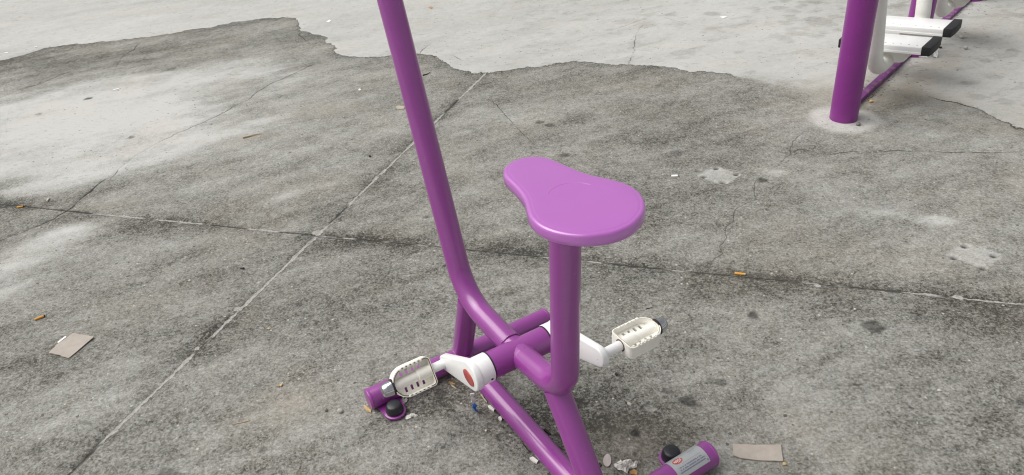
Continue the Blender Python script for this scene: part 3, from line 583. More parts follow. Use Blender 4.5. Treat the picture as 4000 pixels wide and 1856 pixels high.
def pedal(sg, c, l0, tilt, zf, name='pedal'):
    """local x outwards along the spindle, y across, z the open side; tilt turns z about the spindle"""
    L, Wd, H, T = .112, .080, .034, .0045
    out = Vector((0, sg, 0)); z_ = Vector((math.sin(tilt), 0, math.cos(tilt))); y_ = z_.cross(out)
    M = Matrix(((out.x, y_.x, z_.x, c[0]), (out.y, y_.y, z_.y, sg*l0), (out.z, y_.z, z_.z, c[1]), (0, 0, 0, 1)))
    def outline(ins, n=10):
        w_ = Wd/2-ins; P = []; r1 = max(.012-ins, .003)
        x0 = ins; x1 = L-ins
        for k in range(n): a = -math.pi+math.pi/2*k/(n-1); P.append((x0+r1+r1*math.cos(a), -w_+r1+r1*math.sin(a)))
        xs = x1-(.044-ins*.6)
        for k in range(2*n+1):
            a = -math.pi/2+math.pi*k/(2*n); P.append((xs+(x1-xs)*abs(math.cos(a))**.88*(1 if math.cos(a) >= 0 else -1), w_*math.sin(a) if abs(math.sin(a)) < .999 else w_*math.copysign(1, math.sin(a))))
        for k in range(n): a = math.pi/2+math.pi/2*k/(n-1); P.append((x0+r1+r1*math.cos(a), w_-r1+r1*math.sin(a)))
        return P
    bm = bmesh.new(); o_ = outline(0); i_ = outline(T); n = len(o_)
    ser = lambda p: .0022*(math.sin(p[0]*math.pi*2/.0135) > .2)*(.018 < p[0] < .085)*(abs(p[1]) > Wd/2-.012)
    lv = [(o_, -H/2, .0), (o_, -H/2+.002, 0), (o_, H/2-.002, 0), (o_, H/2, 0), (i_, H/2, 0), (i_, -H/2, 0)]
    rings = [[bm.verts.new(M @ Vector((x, y, zz))) for x, y in P] for P, zz, _ in lv]
    for a, b_ in zip(rings, rings[1:]+rings[:1]):
        for k in range(n): bm.faces.new((a[k], a[(k+1) % n], b_[(k+1) % n], b_[k]))
    body = from_bm(name, bm, M_CRM, bike, angle=40)
    # serrated teeth along both long rims
    bm = bmesh.new()
    for s2 in (-1, 1):
        for k in range(6):
            x = .020+k*.0115; prism(bm, [(x, s2*(Wd/2-.001)), (x+.006, s2*(Wd/2-.001)), (x+.006, s2*(Wd/2-.0065)), (x, s2*(Wd/2-.0065))], H/2-.001, H/2+.0026, M)
    bevel_sharp(bm, .0008, 1); tag(from_bm('grip_teeth', bm, M_CRM, body), kind='stuff')
    # rust-worn rim line
    bm = bmesh.new(); rim = outline(T*.75); sweep(bm, [M @ Vector((x, y, H/2+.0001)) for x, y in rim+rim[:1]], .0011 if sg < 0 else .0007, 6, False); from_bm('worn_rim', bm, M_RUST if sg < 0 else M_TAN, body)
    # floor panel with two rows of four slots: built as a grid with the slots left open
    bm = bmesh.new(); sl_x = [.026+.0165*k for k in range(4)]; sw = .0068
    xs = sorted(set([.003, .016]+[v for x in sl_x for v in (x, x+sw)]+[.094])); ys = [-Wd/2+.003, -.029, -.0150, 0, .0150, .029, Wd/2-.003]
    def solid(i, j):
        xm = (xs[i]+xs[i+1])/2; return not (any(x < xm < x+sw for x in sl_x) and j in (1, 4))
    fs = []
    for i in range(len(xs)-1):
        for j in range(len(ys)-1):
            if solid(i, j): fs.append([(xs[i], ys[j]), (xs[i+1], ys[j]), (xs[i+1], ys[j+1]), (xs[i], ys[j+1])])
    tip_ = [(x, y) for x, y in outline(.003) if x > .094]
    fs.append([(.094, -Wd/2+.003*6)]+tip_+[(.094, Wd/2-.003*6)])
    for poly in fs: prism(bm, poly, zf-.002, zf+.002, M)
    bmesh.ops.remove_doubles(bm, verts=bm.verts, dist=1e-6); from_bm('slotted_floor', bm, M_CRM, body, smooth=False)
    tube('spindle_rib', [M @ Vector((.004, 0, 0)), M @ Vector((.040, 0, 0)), M @ Vector((.042, 0, 0)), M @ Vector((L-.006, 0, 0))], [.0165, .0165, .0125, .0125], M_CRM, body, 28)
    tube('spindle', [M @ Vector((-.058, 0, 0)), M @ Vector((.012, 0, 0))], .0125, M_WHTC, body, 24)
    tube('spindle_hole', [M @ Vector((-.0008, 0, 0)), M @ Vector((.002, 0, 0))], .0158, M_RUST, body, 24)
    tube('nut_washer', [M @ Vector((L-.004, 0, 0)), M @ Vector((L+.0015, 0, 0))], .0215, M_GAP, body, 28)
    tube('end_nut', [M @ Vector((L+.001, 0, 0)), M @ Vector((L+.014, 0, 0)), M @ Vector((L+.024, 0, 0)), M @ Vector((L+.026, 0, 0))], [.0205, .0190, .0165, .0145], M_CHR, body, 32)
    return body
TIPL = (.193, .215); TIPR = (.518, .338)
crank(-1, TIPL, .119, .139, .0225); crank(1, TIPR, .112, .131, .0265)
pedal(-1, TIPL, .174, R(57), -.006); pedal(1, TIPR, .184, R(2), -.001)

# name plate riveted round the rear base tube
def on_cyl(x, a, lift):          # x along the tube, a = arc length from the top (positive towards the rear)
    r = .0335+lift; t = a/.0335
    return Vector((DREAR+r*math.sin(t), x, .0365+r*math.cos(t)))
def plate():
    x0, x1, a0, a1 = .199, .297, -.030, .033; bm = bmesh.new(); nx, na = 10, 14; g = []
    for lift in (.0003, .0016):
        g.append([[bm.verts.new(on_cyl(x0+(x1-x0)*i/nx, a0+(a1-a0)*j/na, lift)) for j in range(na+1)] for i in range(nx+1)])
    for q in (0, 1):
        for i in range(nx):
            for j in range(na): bm.faces.new((g[q][i][j], g[q][i+1][j], g[q][i+1][j+1], g[q][i][j+1]))
    for i in range(nx):
        for j in (0, na): bm.faces.new((g[0][i][j], g[0][i+1][j], g[1][i+1][j], g[1][i][j]))
    for j in range(na):
        for i in (0, nx): bm.faces.new((g[0][i][j], g[0][i][j+1], g[1][i][j+1], g[1][i][j]))
    p = from_bm('name_plate', bm, M_SIL, bike)
    # printed marks follow the curve of the plate
    def decal(name, polys, lift, mat):
        bm = bmesh.new()
        for P in polys:
            vs = [bm.verts.new(on_cyl(x, a, lift)) for x, a in P]; bm.faces.new(vs)
        return from_bm(name, bm, mat, p, smooth=False)
    # oval: fan of strips so it hugs the cylinder
    ov = []; ox, oa, rx, ra = .2225, -.0075, .0145, .0088
    for k in range(16):
        u0, u1 = -1+2*k/16, -1+2*(k+1)/16; q = lambda u: rx*math.sqrt(max(0, 1-u*u))
        P = [(ox-q(u0), oa+ra*u0), (ox+q(u0), oa+ra*u0), (ox+q(u1), oa+ra*u1), (ox-q(u1), oa+ra*u1)]
        if q(u0) < 1e-6: P = P[1:]
        elif q(u1) < 1e-6: P = P[:3]
        ov.append(P)
    decal('oval_logo', ov, .0019, M_RED)
    cu = bpy.data.curves.new('logo_text', 'FONT'); cu.body = 'NSCC'; cu.size = .0088; cu.align_x = 'CENTER'; cu.resolution_u = 2; cu.shear = .2; cu.offset = .00025
    to = bpy.data.objects.new('logo_text', cu); col.objects.link(to); bpy.context.view_layer.update()
    me = bpy.data.meshes.new_from_object(to.evaluated_get(bpy.context.evaluated_depsgraph_get())); bpy.data.objects.remove(to)
    for v in me.vertices: v.co = on_cyl(ox+v.co.x*.92, oa+.0024-v.co.y, .0022)
    link('logo_lettering', me, M_WINK, p, smooth=False)
    decal('logo_swoosh', [[(ox-.004, oa+.0060), (ox+.002, oa+.0042), (ox+.011, oa+.0034), (ox+.003, oa+.0052)]], .0022, M_WINK)
    rg = random.Random(5); rows = []
    for a, xs_ in ((.0110, (.212, .285)), (.0165, (.211, .287)), (.0220, (.208, .288))):
        x = xs_[0]
        while x < xs_[1]:
            w_ = .0016
            if rg.random() > .12:
                rows.append([(x, a-.0013), (x+w_, a-.0013), (x+w_, a-.0003), (x, a-.0003)])
                rows.append([(x+.0003, a+.0002), (x+w_-.0002*rg.random(), a+.0002), (x+w_, a+.0013), (x, a+.0013)])
            x += .0023
    decal('small_print', rows, .0019, M_INK)
    rows = []
    for a, x_a, x_b, hh in ((-.014, .262, .284, .003), (-.0085, .262, .28, .0012), (.0045, .226, .285, .0014)):
        x = x_a
        while x < x_b: rows.append([(x, a-hh), (x+.0016, a-hh), (x+.0016, a+hh*.4), (x, a+hh*.4)]); x += .0032
    decal('faint_heading', rows, .0019, M_INK2)
    for x, a in ((.2040, .0285), (.2920, .0260)):
        c = on_cyl(x, a, .0016); d = (on_cyl(x, a, .01)-on_cyl(x, a, .0)).normalized()
        tube('rivet', [c, c+d*.0012, c+d*.0020], [.0027, .0025, .0012], M_CHR, p, 16)
plate()

# ------------------------------------------------------------------ air walker (local: x along the row of posts, y to the near right, z up)
EX = Vector((.68506, .72848, 0)); AW_A = math.atan2(EX.y, EX.x)
walker = empty('air_walker', (POST1.x, POST1.y, 0), AW_A)
tag(walker, 'purple steel air walker with white swing arms, white footboards and black end caps', 'air walker')
# local y axis is 90 deg left of x, so "near right" is -y
def W(t, n, h): return Vector((t, -n, h))
for t in (0, 1.045, 2.30):
    tube('post', [W(t, 0, -.02), W(t, -.012, .55), W(t, -.02, 1.0)], .0622, M_PUR2, walker, 44)
bm = bmesh.new(); prism(bm, [(.05, .034), (1.0, .034), (1.0, -.003), (.05, -.003)], .0, .027); bevel_sharp(bm, .003); from_bm('ground_bar', bm, M_BAR, walker)
bm = bmesh.new(); prism(bm, [(1.09, .034), (2.26, .034), (2.26, -.003), (1.09, -.003)], .0, .027); bevel_sharp(bm, .003); from_bm('ground_bar', bm, M_BAR, walker)
def foot(t_arm, dirn, n0, swing, h0, T0, T1):
    """one swing arm with its footboard; dirn: +1 board lies farther along the row than the arm"""
    zc = h0
    path = fillet([W(t_arm, n0-.05+swing*.6, 1.0), W(t_arm, n0+.045, zc-.085), W(t_arm+dirn*.20, n0+.045, zc-.085)], [.10], 16)
    arm = tube('swing_arm', path, .0365, M_ARM, walker, 32, rounded=.02)
    a, b_ = sorted((t_arm+dirn*T0, t_arm+dirn*T1)); Lh = .174
    tl = R(3.5)
    Mx = Matrix.Translation(W((a+b_)/2, n0+.034, zc)) @ Matrix.Rotation(-tl, 4, 'X')
    hw = (b_-a)/2
    bm = bmesh.new(); prism(bm, [(-hw, -Lh), (hw, -Lh), (hw, Lh), (-hw, Lh)], -.016, .012, Mx); bevel_sharp(bm, .004, 2)
    fb = from_bm('footboard', bm, M_WHTC, walker)
    bm = bmesh.new()   # rolled lip along both long edges
    for sg in (-1, 1): prism(bm, [(sg*hw-.003, -Lh+.002), (sg*hw+.003, -Lh+.002), (sg*hw+.003, Lh-.002), (sg*hw-.003, Lh-.002)], -.021, -.012, Mx)
    from_bm('board_lip', bm, M_WHTC, fb)
    for sg in (-1, 1):
        bm = bmesh.new(); o_ = .004; y0, y1 = sg*(Lh-.006), sg*(Lh+.032)
        pts = [(-hw-o_, y0), (-hw-o_, y1), (-hw*.35, y1+sg*.004), (hw*.35, y1+sg*.004), (hw+o_, y1), (hw+o_, y0)]
        prism(bm, pts, -.024, .0175, Mx); bevel_sharp(bm, .003, 2); from_bm('end_cap', bm, M_BLK, fb)
    # gusset plate between the hook and the board
    bm = bmesh.new(); P = [(.075, 0), (.075, -.055)]
    for k in range(9): q = R(-90+90*k/8); P.append((.018+(.055)*0 - 0 + -.03+.045*math.cos(q)*-1, -.02-.045*0+.035*math.sin(q)))
    P = [(-.07, -.016), (.075, -.016), (.075, -.03)]+[(.075-.045+.045*math.cos(R(-90*k/8)), -.042+.045*math.sin(R(-90*k/8))) for k in range(9)]+[(-.07, -.087)]
    for tt in (-.03, .03):
        Mg = Mx @ Matrix(((0, 0, 1, tt), (-1, 0, 0, -.03), (0, 1, 0, 0), (0, 0, 0, 1)))
        prism(bm, P, -.004, .004, Mg)
    bevel_sharp(bm, .0015, 1); from_bm('gusset', bm, M_ARM, fb)
    # drip and grip holes on the deck
    bm = bmesh.new()
    for k in range(10):
        x = -hw+.03; y = -Lh+.03+k*.035; prism(bm, [(x, y), (x+.003, y), (x+.003, y+.008), (x, y+.008)], .0116, .0126, Mx)
    tag(from_bm('drain_slit', bm, M_DSTONE, fb, smooth=False), kind='stuff')
    return arm
foot(.165, 1, .0, 0, .275, .115, .292); foot(.84, -1, .012, .02, .282, .09, .267); foot(1.21, 1, .0, 0, .275, .115, .292)

# ------------------------------------------------------------------ litter on the slab
def loc_ground(px, py):
    p = at(px, py); p.z = gz(p.x, p.y); return p
def scrap(name, pix, th, mat, label, cat, group=None, o=(0, 0), s=1.0, curl=0.0, lift=.0008, seed=0, jag=0.0):
    """a flat irregular piece lying on the slab, its outline given at its place on the ground"""
    pts = [at(o[0]+a/s, o[1]+b/s) for a, b in pix]; c = sum(pts, Vector())/len(pts); rg = random.Random(seed); out = []
    n = len(pts)
    for i in range(n):
        a, b_ = pts[i], pts[(i+1) % n]; out.append(a)
        if jag:
            k_ = max(1, int((b_-a).length/.008))
            for k in range(1, k_): out.append(a.lerp(b_, k/k_)+Vector((rg.uniform(-jag, jag), rg.uniform(-jag, jag), 0)))
    zmax = max(gz(p.x, p.y) for p in pts+[c]); R_ = max((p-c).length for p in pts)
    bm = bmesh.new(); lo = []; hi = []
    rel = [(p-c) for p in out]
    f = lambda v: curl*((v.x*.8+v.y*.6)/R_)**2+curl*.4*math.sin(v.x/R_*5+seed)*(v.length/R_)
    lo = [bm.verts.new((v.x, v.y, f(v))) for v in rel]; hi = [bm.verts.new((v.x, v.y, f(v)+th)) for v in rel]; cl = bm.verts.new((0, 0, 0)); ch = bm.verts.new((0, 0, th))
    m_ = len(rel)
    for i in range(m_):
        j = (i+1) % m_; bm.faces.new((lo[i], lo[j], hi[j], hi[i])); bm.faces.new((cl, lo[j], lo[i])); bm.faces.new((ch, hi[i], hi[j]))
    ob = from_bm(name, bm, mat, smooth=False); mn = min(v.co.z for v in ob.data.vertices)
    ob.location = (c.x, c.y, zmax+lift-max(mn, 0)-min(mn, 0)); return tag(ob, label, cat, group)
def butt(px0, py0, px1, py1, r, mat, label, group='cigarette ends on the slab', ash=True):
    a = at(px0, py0); b_ = at(px1, py1); z = max(gz(a.x, a.y), gz(b_.x, b_.y), gz((a.x+b_.x)/2, (a.y+b_.y)/2))+r; rg = random.Random(int(px0)); c = (a+b_)/2
    e = empty('cigarette_end', (c.x, c.y, z-r)); a = a-c; b_ = b_-c; a.z = b_.z = r; P = [a.lerp(b_, k/8) for k in range(9)]
    bm = bmesh.new(); rings = sweep(bm, P, [r*(.9+.2*rg.random()) for _ in P], 14)
    for v in bm.verts: v.co.z = max(.0002, v.co.z*.92)
    from_bm('filter_wrap', bm, mat, e)
    if ash:
        d = (b_-a).normalized(); bm = bmesh.new(); sweep(bm, [b_, b_+d*.002, b_+d*.004], [r*.9, r*.85, r*.5], 12); from_bm('end_face', bm, M_DARK if mat is M_ORG and px0 < 1000 else M_BUTT, e)
    return tag(e, label, 'cigarette end', group)
def stone(px, py, r, mat, label, seed=0, group='loose pebbles'):
    p = loc_ground(px, py); bm = bmesh.new(); bmesh.ops.create_icosphere(bm, subdivisions=2, radius=r); rg = random.Random(seed+int(px))
    ax = Vector((rg.uniform(.8, 1.2), rg.uniform(.7, 1.1), rg.uniform(.5, .75)))
    for v in bm.verts: v.co = Vector((v.co.x*ax.x, v.co.y*ax.y, v.co.z*ax.z))*(1+rg.uniform(-.13, .13))
    ob = from_bm('pebble', bm, mat, smooth=False); ob.location = (p.x, p.y, p.z-min(v.co.z for v in ob.data.vertices)-.0004); ob.rotation_euler[2] = rg.random()*6
    return tag(ob, label, 'pebble', group)
def twig(pix, r, mat, label, name='twig', cat='twig', o=(0, 0), s=1.0, taper=.6):
    pts = [at(o[0]+a/s, o[1]+b/s) for a, b in pix]; c = sum(pts, Vector())/len(pts); z = [gz(p.x, p.y)+r*1.0 for p in pts]; z0 = min(z)-r
    L = [Vector((p.x-c.x, p.y-c.y, zz-z0)) for p, zz in zip(pts, z)]; n = len(L); bm = bmesh.new()
    sweep(bm, L, [r*(1-taper*k/(n-1)) for k in range(n)], 8); ob = from_bm(name, bm, mat); ob.location = (c.x, c.y, z0); return tag(ob, label, cat)
def crumple(name, pix, mat, label, cat, o=(0, 0), s=1.0, hgt=.012, seed=1, n=12):
    """crumpled sheet: irregular outline filled with a folded grid"""
    pts = [at(o[0]+a/s, o[1]+b/s) for a, b in pix]; c = sum(pts, Vector())/len(pts); rg = random.Random(seed); bm = bmesh.new(); rings = []
    z0 = max(gz(p.x, p.y) for p in pts+[c]); k_ = len(pts)
    dense = []
    for i in range(k_):
        for q in range(4): dense.append(pts[i].lerp(pts[(i+1) % k_], q/4))
    for f in (1, .8, .6, .4, .2):
        rings.append([bm.verts.new(((p.x-c.x)*f+rg.uniform(-.0012, .0012), (p.y-c.y)*f+rg.uniform(-.0012, .0012), hgt*(rg.random()**1.3)*(.35 if f == 1 else 1)+.0004)) for p in dense])
    ct = bm.verts.new((0, 0, hgt*.5)); m_ = len(dense)
    for A, B in zip(rings, rings[1:]):
        for i in range(m_): bm.faces.new((A[i], A[(i+1) % m_], B[(i+1) % m_], B[i]))
    for i in range(m_): bm.faces.new((rings[-1][i], rings[-1][(i+1) % m_], ct))
    ge = bmesh.ops.extrude_face_region(bm, geom=bm.faces[:])
    for v in [g for g in ge['geom'] if isinstance(g, bmesh.types.BMVert)]: v.co.z += .0007
    ob = from_bm(name, bm, mat, angle=25); ob.location = (c.x, c.y, z0-min(v.co.z for v in ob.data.vertices)); return tag(ob, label, cat)

c7 = dict(o=(0, 700), s=1.493); c8 = dict(o=(2650, 450), s=1.494); c67 = dict(o=(2300, 1450), s=2.862); cz = dict(o=(1400, 1350), s=3.415)
scrap('cardboard_piece', [(288, 1018), (340, 965), (432, 903), (552, 926), (480, 985), (402, 1048), (360, 1036)], .0022, M_CARD, 'grey torn cardboard piece on the slab at the far left', 'cardboard', 'torn cardboard pieces', curl=.002, seed=3, jag=.0012, **c7)
scrap('cardboard_piece', [(1605, 825), (1900, 836), (2142, 840), (2168, 1020), (1900, 1008), (1690, 985), (1615, 955)], .0026, M_CARD, 'long grey cardboard strip right of the bike name plate', 'cardboard', 'torn cardboard pieces', curl=.0015, seed=4, jag=.0008, **c67)
scrap('paper_stick', [(337, 955), (383, 920), (391, 925), (344, 960)], .003, M_TISS, 'small white stick touching the left cardboard piece', 'stick', **c7)
butt(137, 1252, 173, 1238, .0042, M_ORG, 'orange cigarette end on the slab above the left cardboard piece')
butt(68, 812, 92, 808, .0042, M_ORG, 'orange cigarette end lying in the dark joint at the left border')
butt(185, 791, 193, 780, .0042, M_BUTT, 'pale short cigarette end near the left border, above the joint', ash=False)
butt(2870, 1066, 2908, 1070, .0048, M_ORG, 'orange cigarette end lying in the joint right of the saddle')
scrap('paper_chip', [(1726, 1040), (1784, 1038), (1786, 1052), (1728, 1055)], .003, M_TISS, 'small white paper chip left of the square patch with bolt holes', 'paper', 'small paper chips', o=(1900, 250), s=2.39)
scrap('paper_chip', [(1142, 905), (1195, 893), (1196, 901), (1143, 912)], .002, M_TISS, 'small white chip on the pale worn area at the left', 'paper', 'small paper chips', s=2.575)
scrap('paper_chip', [(350, 484), (380, 474), (383, 480), (354, 489)], .002, M_TISS, 'white chip just above the topping edge, upper left', 'paper', 'small paper chips', s=2.575)
scrap('paper_chip', [(50, 541), (90, 536), (88, 544), (52, 546)], .002, M_TISS, 'white chip above the topping edge at the left border', 'paper', 'small paper chips', s=2.575)
scrap('paper_chip', [(1877, 97), (1905, 93), (1918, 97), (1895, 106)], .002, M_TISS, 'white chip alone on the pale topping, upper right of centre', 'paper', 'small paper chips', o=(1500, 0), s=1.431)
scrap('paper_chip', [(2177, 150), (2196, 138), (2212, 142), (2195, 154)], .002, M_TISS, 'white chip on the pale topping left of the handle post', 'paper', 'small paper chips', s=1.7073)
scrap('dry_leaf', [(248, 44), (262, 38), (276, 46), (260, 50)], .001, M_LEAF, 'orange dry leaf on the pale topping right of the handle post', 'leaf', o=(1500, 0), s=1.431, curl=.003)
scrap('paper_flake', [(66, 600), (80, 592), (118, 598), (110, 612), (75, 612)], .0015, M_TAN, 'beige flake partly hidden behind the handle post', 'flake', o=(1500, 0), s=1.431, curl=.002)
scrap('pale_chip', [(2390, 600), (2400, 593), (2410, 600), (2400, 606)], .003, M_TISS, 'round white chip on the dark slab left of the handle post', 'chip', s=1.7073)
twig([(1620, 925), (1665, 914), (1700, 903), (1745, 896)], .0045, M_TWIG, 'tan straw on the dark slab left of the handle post', s=1.7073, name='straw', cat='straw')
twig([(218, 424), (240, 418), (260, 408)], .004, M_DARK, 'dark twig touching the right side of the handle post', o=(1500, 0), s=1.431)
twig([(110, 898), (95, 900), (75, 905)], .004, M_DARK, 'short dark brown twig below the joint left of the bike', o=(900, 600), s=1.9917)
twig([(435, 860), (380, 875), (320, 885)], .0016, M_TWIG, 'thin brown stem on the slab in the lower left', o=(700, 1100), s=1.5813, name='dry_twig', cat='twig')
twig([(702, 667), (735, 660), (763, 653)], .0014, M_DARK, 'thin black stem on the slab above the right pedal', o=(2200, 900), s=2.173, name='dry_twig', cat='twig')
scrap('dry_leaf', [(608, 655), (622, 640), (640, 636), (632, 654)], .001, M_LEAFY, 'small yellow dry leaf on the slab in the lower left', 'leaf', o=(700, 1100), s=1.5813, curl=.004)
scrap('dry_leaf', [(543, 290), (552, 286), (562, 293), (550, 299)], .002, M_LEAFY, 'tiny pale yellow leaf bit beside the joint, left of the bike', 'leaf', o=(700, 1100), s=1.5813)
scrap('dry_leaf', [(70, 800), (90, 810), (170, 870), (168, 905), (120, 895), (80, 840)], .002, M_LEAFY, 'curled yellow leaf under the left end of the front base tube', 'leaf', curl=.006, seed=2, **cz)
crumple('paper_scrap', [(628, 950), (680, 925), (745, 905), (758, 925), (800, 935), (780, 955), (730, 955), (690, 975), (635, 988)], M_PAPER, 'white torn paper scrap beside the front black bolt cap', 'paper', hgt=.005, seed=5, **cz)
crumple('candy_wrapper', [(545, 770), (570, 725), (640, 715), (665, 730), (620, 775), (600, 805), (560, 800)], M_PAPER, 'crumpled white wrapper beneath the left pedal', 'wrapper', hgt=.009, seed=6, **cz)
scrap('wrapper_strip', [(530, 735), (548, 740), (550, 780), (595, 815), (580, 828), (545, 800)], .0015, M_REDW, 'red wrapper edge beside the front foot flange', 'wrapper', curl=.003, **cz)
scrap('dry_leaf', [(1228, 515), (1262, 535), (1312, 578), (1300, 582), (1250, 550)], .0012, M_TAN, 'narrow tan leaf below the left crank arm', 'leaf', curl=.004, **cz)
scrap('dry_leaf', [(1205, 480), (1250, 490), (1300, 520), (1260, 522), (1225, 510)], .0012, M_LEAF, 'reddish brown leaf bit below the left crank arm', 'leaf', curl=.003, seed=5, **cz)
# twisted tissue with a blue end hanging down to the slab below the crank
def tissue():
    a = at(1845, 1537, .135); b_ = at(1852, 1570, .06); c = at(1858, 1602, .004); e = empty('tissue_twist', (c.x, c.y, gz(c.x, c.y)))
    def tw(name, p, q, r0, r1, mat, n=12, ph=0):
        bm = bmesh.new(); rings = []
        for k in range(n+1):
            t = k/n; o = p.lerp(q, t)-Vector((c.x, c.y, gz(c.x, c.y))); w_ = (r0+(r1-r0)*t)*(.8+.4*math.sin(t*13+ph)**2); an = t*4.5+ph
            d = Vector((math.cos(an), math.sin(an), 0))*w_; f = Vector((-math.sin(an), math.cos(an), 0))*.0022
            rings.append([bm.verts.new(o+d+f), bm.verts.new(o-d+f), bm.verts.new(o-d-f), bm.verts.new(o+d-f)])
        for A, B in zip(rings, rings[1:]):
            for k in range(4): bm.faces.new((A[k], A[(k+1) % 4], B[(k+1) % 4], B[k]))
        bm.faces.new(rings[0][::-1]); bm.faces.new(rings[-1]); return from_bm(name, bm, mat, e, angle=50)
    tw('white_twist', a, b_, .0055, .0075, M_TISS); tw('blue_twist', b_, c, .004, .009, M_BLUE, ph=1.0)
    tag(e, 'twisted white tissue with a blue end below the left crank', 'tissue')
tissue()
c4 = dict(o=(1850, 1450), s=2.944)
scrap('cigarette_paper', [(165, 415), (190, 403), (243, 450), (232, 474), (180, 440)], .005, M_PAPER, 'white paper bit against the ground beam, nearest the crank', 'paper', 'paper bits along the ground beam', curl=.002, **c4)
scrap('cigarette_paper', [(285, 545), (310, 535), (330, 565), (318, 585), (290, 572)], .005, M_PAPER, 'pale crumb against the ground beam, middle of three', 'paper', 'paper bits along the ground beam', curl=.002, seed=3, **c4)
scrap('cigarette_paper', [(645, 1015), (680, 998), (745, 1045), (728, 1072), (690, 1055)], .005, M_PAPER, 'white paper bit against the ground beam, lowest of three', 'paper', 'paper bits along the ground beam', curl=.002, seed=4, **c4)
twig([(90, 275), (120, 320), (155, 368)], .003, M_TAN, 'tan straw lying along the ground beam near the crank', name='straw', cat='straw', **c4)
twig([(575, 850), (610, 895), (650, 945)], .002, M_DARK, 'dark stem lying along the ground beam', name='dry_twig', cat='twig', **c4)
twig([(820, 690), (860, 720), (890, 745)], .005, M_DARK, 'dark leaf litter in the corner between beam and rear strut', name='leaf_litter', cat='leaf', **c4)
stone(1899, 1684, .004, M_BUTT, 'tan crumb on the slab left of the ground beam', 3)
# round translucent petal and torn paper by the rear base
ov = [(205+45*math.cos(t), 1012+70*math.sin(t)) for t in np.linspace(0, 2*math.pi, 15)[:-1]]
scrap('round_petal', ov, .0012, M_PINK, 'round pale petal beside the rear strut at the bottom', 'petal', curl=.003, **c67)
scrap('dry_leaf', [(95, 1040), (125, 1032), (152, 1060), (120, 1080)], .002, M_DARK, 'small black leaf beside the round pale petal', 'leaf', **c67)
crumple('torn_paper', [(278, 1045), (340, 1020), (470, 995), (482, 1025), (550, 1015), (535, 1085), (450, 1105), (430, 1160), (400, 1130), (330, 1115), (290, 1085)], M_PAPER, 'large torn white paper between the rear strut and rear base tube', 'paper', hgt=.014, seed=9, **c67)
scrap('dry_leaf', [(455, 1145), (500, 1112), (545, 1130), (540, 1170), (470, 1175)], .002, M_LEAF, 'brown leaf under the torn white paper', 'leaf', curl=.004, **c67)
stone(2459, 1581, .0065, M_STONE, 'pale angular pebble left of the small hole in the slab', 2)
stone(2407, 1463, .0055, M_DARK, 'black chip on the slab below the right pedal', 8)
stone(3064, 1816, .0055, M_LEAFY, 'tan crumb below the right end of the cardboard strip', 4)
stone(1330, 1611, .0085, M_STONE, 'grey pebble left of the front base tube', 6)
stone(1275, 1606, .006, M_DSTONE, 'smaller grey pebble farther left of the front base tube', 7)
stone(1555, 1604, .0045, M_STONE, 'pale pebble between the base tube and the front foot flange', 5)
stone(3352, 492, .012, M_DSTONE, 'dark grey pebble at the foot of the near walker post', 4)
stone(3402, 402, .011, M_LEAFY, 'tan pebble beside the walker ground bar', 1)
stone(3511, 1247, .0065, M_STONE, 'pale pebble on the right slab above the dark gum spot', 3) if False else None
stone(3669, 1527, .0055, M_STONE, 'white pebble on the slab at the lower right', 2)
stone(3339, 1212, .005, M_STONE, 'white pebble below the joint at the right', 9)
stone(3755, 153, .016, M_STONE, 'pale pebble beyond the black caps of the footboards', 2)
stone(3770, 196, .013, M_STONE, 'pale pebble nearest the lower right black cap', 5)
stone(3672, 193, .010, M_DARK, 'dark chip right of the lower black cap', 3)
stone(1445, 614, .008, M_DARK, 'black crumb on the slab left of the handle post, near the pale joint', 6)
crumple('tissue_scrap', [(1010, 650), (1040, 635), (1080, 670), (1070, 690), (1030, 685)], M_TISS, 'white crumpled tissue on the ground beyond the lower footboard cap', 'tissue', o=(3300, 0), s=2.987, hgt=.03, seed=3)
scrap('paper_chip', [(815, 680), (840, 660), (950, 680), (960, 690), (890, 686)], .004, M_TISS, 'white paper strip on the ground under the lower footboard cap', 'paper', o=(3300, 0), s=2.987, curl=.003)
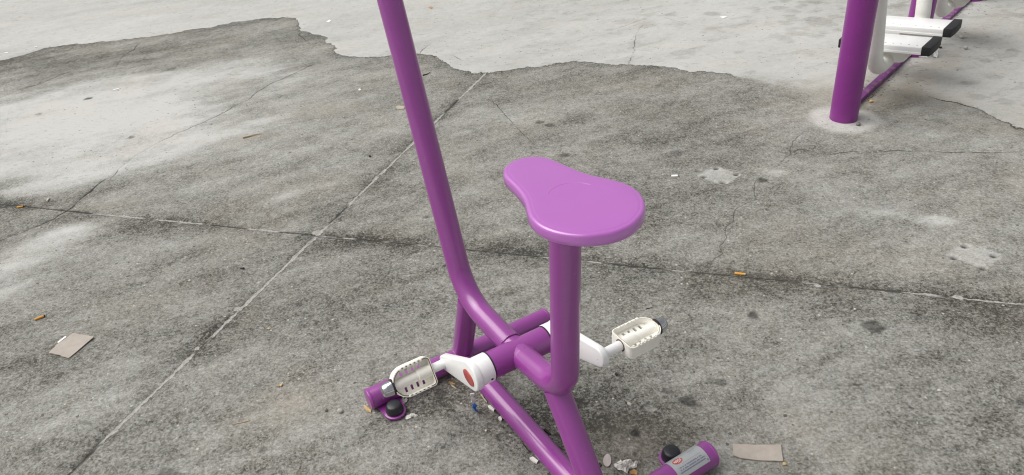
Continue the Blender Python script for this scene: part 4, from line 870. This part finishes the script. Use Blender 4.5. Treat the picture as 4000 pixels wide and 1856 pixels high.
# fallen needles and leaf crumbs gathered along the walker bar, too many to count
def leaf_crumbs():
    rg = random.Random(11); pr = []
    for k in range(300):
        t = rg.uniform(.15, 2.2); n_ = -.015+rg.choice((-1, 1))*(.025+abs(rg.gauss(0, .03))) if rg.random() < .85 else rg.gauss(.08, .08)
        p = POST1+EX*t+Vector((EX.y, -EX.x, 0))*n_; pr.append((p.x, p.y, rg.random()*6.28, rg.uniform(.008, .03), rg.uniform(.0012, .004)))
    for k in range(160):
        s_ = rg.uniform(.05, .66); l_ = rg.choice((-1, 1))*(.034+abs(rg.gauss(0, .012))); c_, n_ = math.cos(-1.05085), math.sin(-1.05085)
        pr.append((BIKE_L[0]+c_*s_-n_*l_, BIKE_L[1]+n_*s_+c_*l_, rg.random()*6.28, rg.uniform(.003, .012), rg.uniform(.0008, .002)))
    for k in range(90):
        l_ = rg.uniform(-.3, .3); s_ = rg.choice((-1, 1))*(.034+abs(rg.gauss(0, .01))); c_, n_ = math.cos(-1.05085), math.sin(-1.05085)
        pr.append((BIKE_L[0]+c_*s_-n_*l_, BIKE_L[1]+n_*s_+c_*l_, rg.random()*6.28, rg.uniform(.003, .010), rg.uniform(.0008, .002)))
    A = np.array(pr); z = ground_fields(A[None, :, 0], A[None, :, 1])[0][0]; bm = bmesh.new()
    for (x, y, a, L, w_), zz in zip(pr, z):
        d = Vector((math.cos(a), math.sin(a), 0)); e = Vector((-d.y, d.x, 0)); c = Vector((x, y, zz+.0003)); h = Vector((0, 0, .0016))
        lo = [bm.verts.new(c-d*L/2), bm.verts.new(c+e*w_/2), bm.verts.new(c+d*L/2), bm.verts.new(c-e*w_/2)]; tp = bm.verts.new(c+h)
        for i in range(4): bm.faces.new((lo[i], lo[(i+1) % 4], tp))
        bm.faces.new(lo[::-1])
    tag(from_bm('leaf_crumbs', bm, M_LITT, smooth=False), 'dark leaf crumbs and needles gathered along the walker bar and bike base', 'leaf crumbs', kind='stuff')
M_LITT = plain('leaf_crumb', (.075, .055, .035), .9, var=.6, scale=30)
leaf_crumbs()
